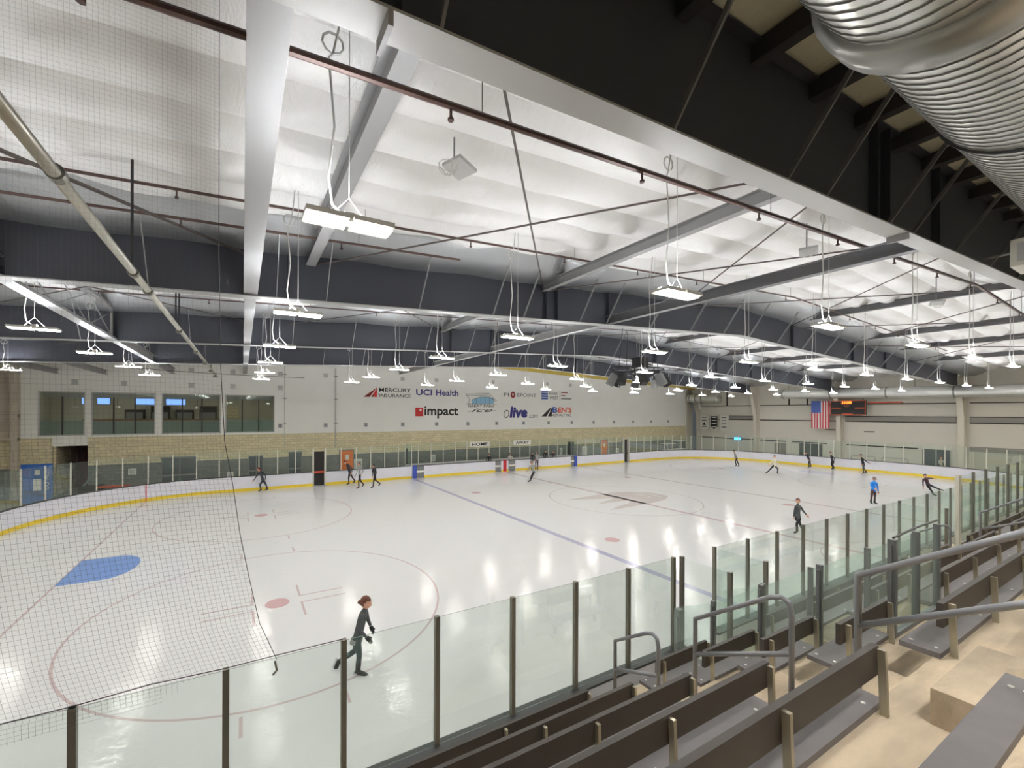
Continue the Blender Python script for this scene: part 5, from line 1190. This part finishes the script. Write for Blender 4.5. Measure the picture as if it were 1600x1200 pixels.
    person('distant skater in dark clothes striding left with one arm stretched back', (28.4, -2.5, 0), 17.1, (1353.5, 742.8), dict(
        H=(1348, 714.3), N=(1349.1, 717.8), C=(1350.3, 721.4), P=(1352.3, 728.8), LS=(1348, 719.4, -.1), LE=(1348.3, 723.8, -.12), LH=(1348, 728.2, -.12), RS=(1352, 719.2, .1), RE=(1357, 723, .1), RH=(1361.8, 726.4, .1),
        LK=(1349.8, 734.2, -.1), LA=(1351, 739.8, -.1), LT=(1347.8, 741.6, -.1), RK=(1354.4, 734.6, .1), RA=(1358, 739.8, .1), RT=(1355, 741.6, .1)), blk, char, 'hair_d', 'boot', (-1, -.1))
    person('coach in a bright blue shirt and dark trousers standing on the ice at the right', (12.4, -8.2, 0), 25.8, (1367, 787.6), dict(
        H=(1369, 749), N=(1368.6, 753.2), C=(1368, 758), P=(1367.8, 767.4), LS=(1364, 755.2, 0), LE=(1362.8, 761, -.05), LH=(1365.4, 763.6, -.16), RS=(1372.6, 755.4, 0), RE=(1374.2, 762, 0), RH=(1374.4, 768.8, -.04),
        LP=(1365.8, 768.5, 0), RP=(1370, 768.5, 0), LK=(1364.9, 776.5, 0), LA=(1364, 784.4, 0), LT=(1362.8, 786.8, -.15), RK=(1370.2, 776.5, 0), RA=(1369.7, 784.4, 0), RT=(1371, 786.6, -.15)), blue, brn, 'hair_g', 'boot', (-.2, 1))
    person('skater in plum black leaning hard on one edge with a leg stretched right', (19.4, -9.1, 0), 24.0, (1462.5, 768.5), dict(
        H=(1447.4, 737.2), N=(1447.9, 740.6), C=(1449, 744.4), P=(1452.3, 751.8), LS=(1444.3, 742.4, 0), LE=(1443.8, 748.6, 0), LH=(1444.3, 754.8, 0), RS=(1451, 740.8, 0), RE=(1455.8, 741, 0), RH=(1460.2, 741.2, 0),
        LP=(1451.4, 752.8, 0), RP=(1454, 751.6, 0), LK=(1456, 759, 0), LA=(1460, 765.5, 0), LT=(1462.9, 767.3, -.08), RK=(1462, 755.2, 0), RA=(1470.4, 758.6, 0), RT=(1474, 759.6, -.05)), mar, blk, 'hair_d', 'boot', (-.1, -1))
    # people at the far benches
    def stand(label, x, y, z, top, pants, hair, lean=0., h=1.68, fc=(0, -1), arms=.0, skates=False):
        s = 100.; f = (0, 0); q = h/1.7*100
        person(label, (x, y, z), s, f, dict(H=(lean*40, -1.58*q), N=(lean*30, -1.42*q), C=(lean*20, -1.24*q), P=(0, -.93*q), LS=(-17+lean*26, -1.36*q), LE=(-22+lean*20, -1.08*q, -.05), LH=(-16+lean*20-arms, -.88*q+arms*.6, -.18), RS=(17+lean*26, -1.36*q), RE=(23+lean*20, -1.08*q, -.05), RH=(16+lean*20+arms, -.88*q+arms*.6, -.18),
            LP=(-8, -.9*q), RP=(8, -.9*q), LK=(-9, -.5*q, -.03), LA=(-9, -.1*q), LT=(-10, -.03*q, -.16), RK=(9, -.5*q, -.03), RA=(9, -.1*q), RT=(10, -.03*q, -.16)), top, pants, hair, 'boot', fc, skates=skates)
    stand('person in black leaning over the home bench boards', -1.35, 14.35, 0, blk, blk, 'hair_d', .1)
    stand('person in white and black bending at the bench door right of the red post', 1.15, 13.6+.7, 0, pale, blk, 'hair_d', -.4, 1.6)
    stand('adult in a long black coat standing in the away bench gate', 3.0, 13.45, 0, blk, pale, 'hair_d', 0, 1.72)
    stand('adult in a grey hooded jacket beside the one in the black coat', 3.55, 13.5, 0, lg, blk, 'hair_g', 0, 1.72)
    stand('person in black and white standing behind the away bench boards', 5.3, 14.4, 0, blk, blk, 'hair_d', .1, 1.74)
    stand('person in a dark red top looking down behind the away bench, rightmost there', 6.2, 14.35, 0, mar, blk, 'hair_d', .05, 1.62)
    stand('person in a white top behind the end wall window glass at the right', 33.0, -6.2, 0, pale, blk, 'hair_r', 0, 1.7)
people()
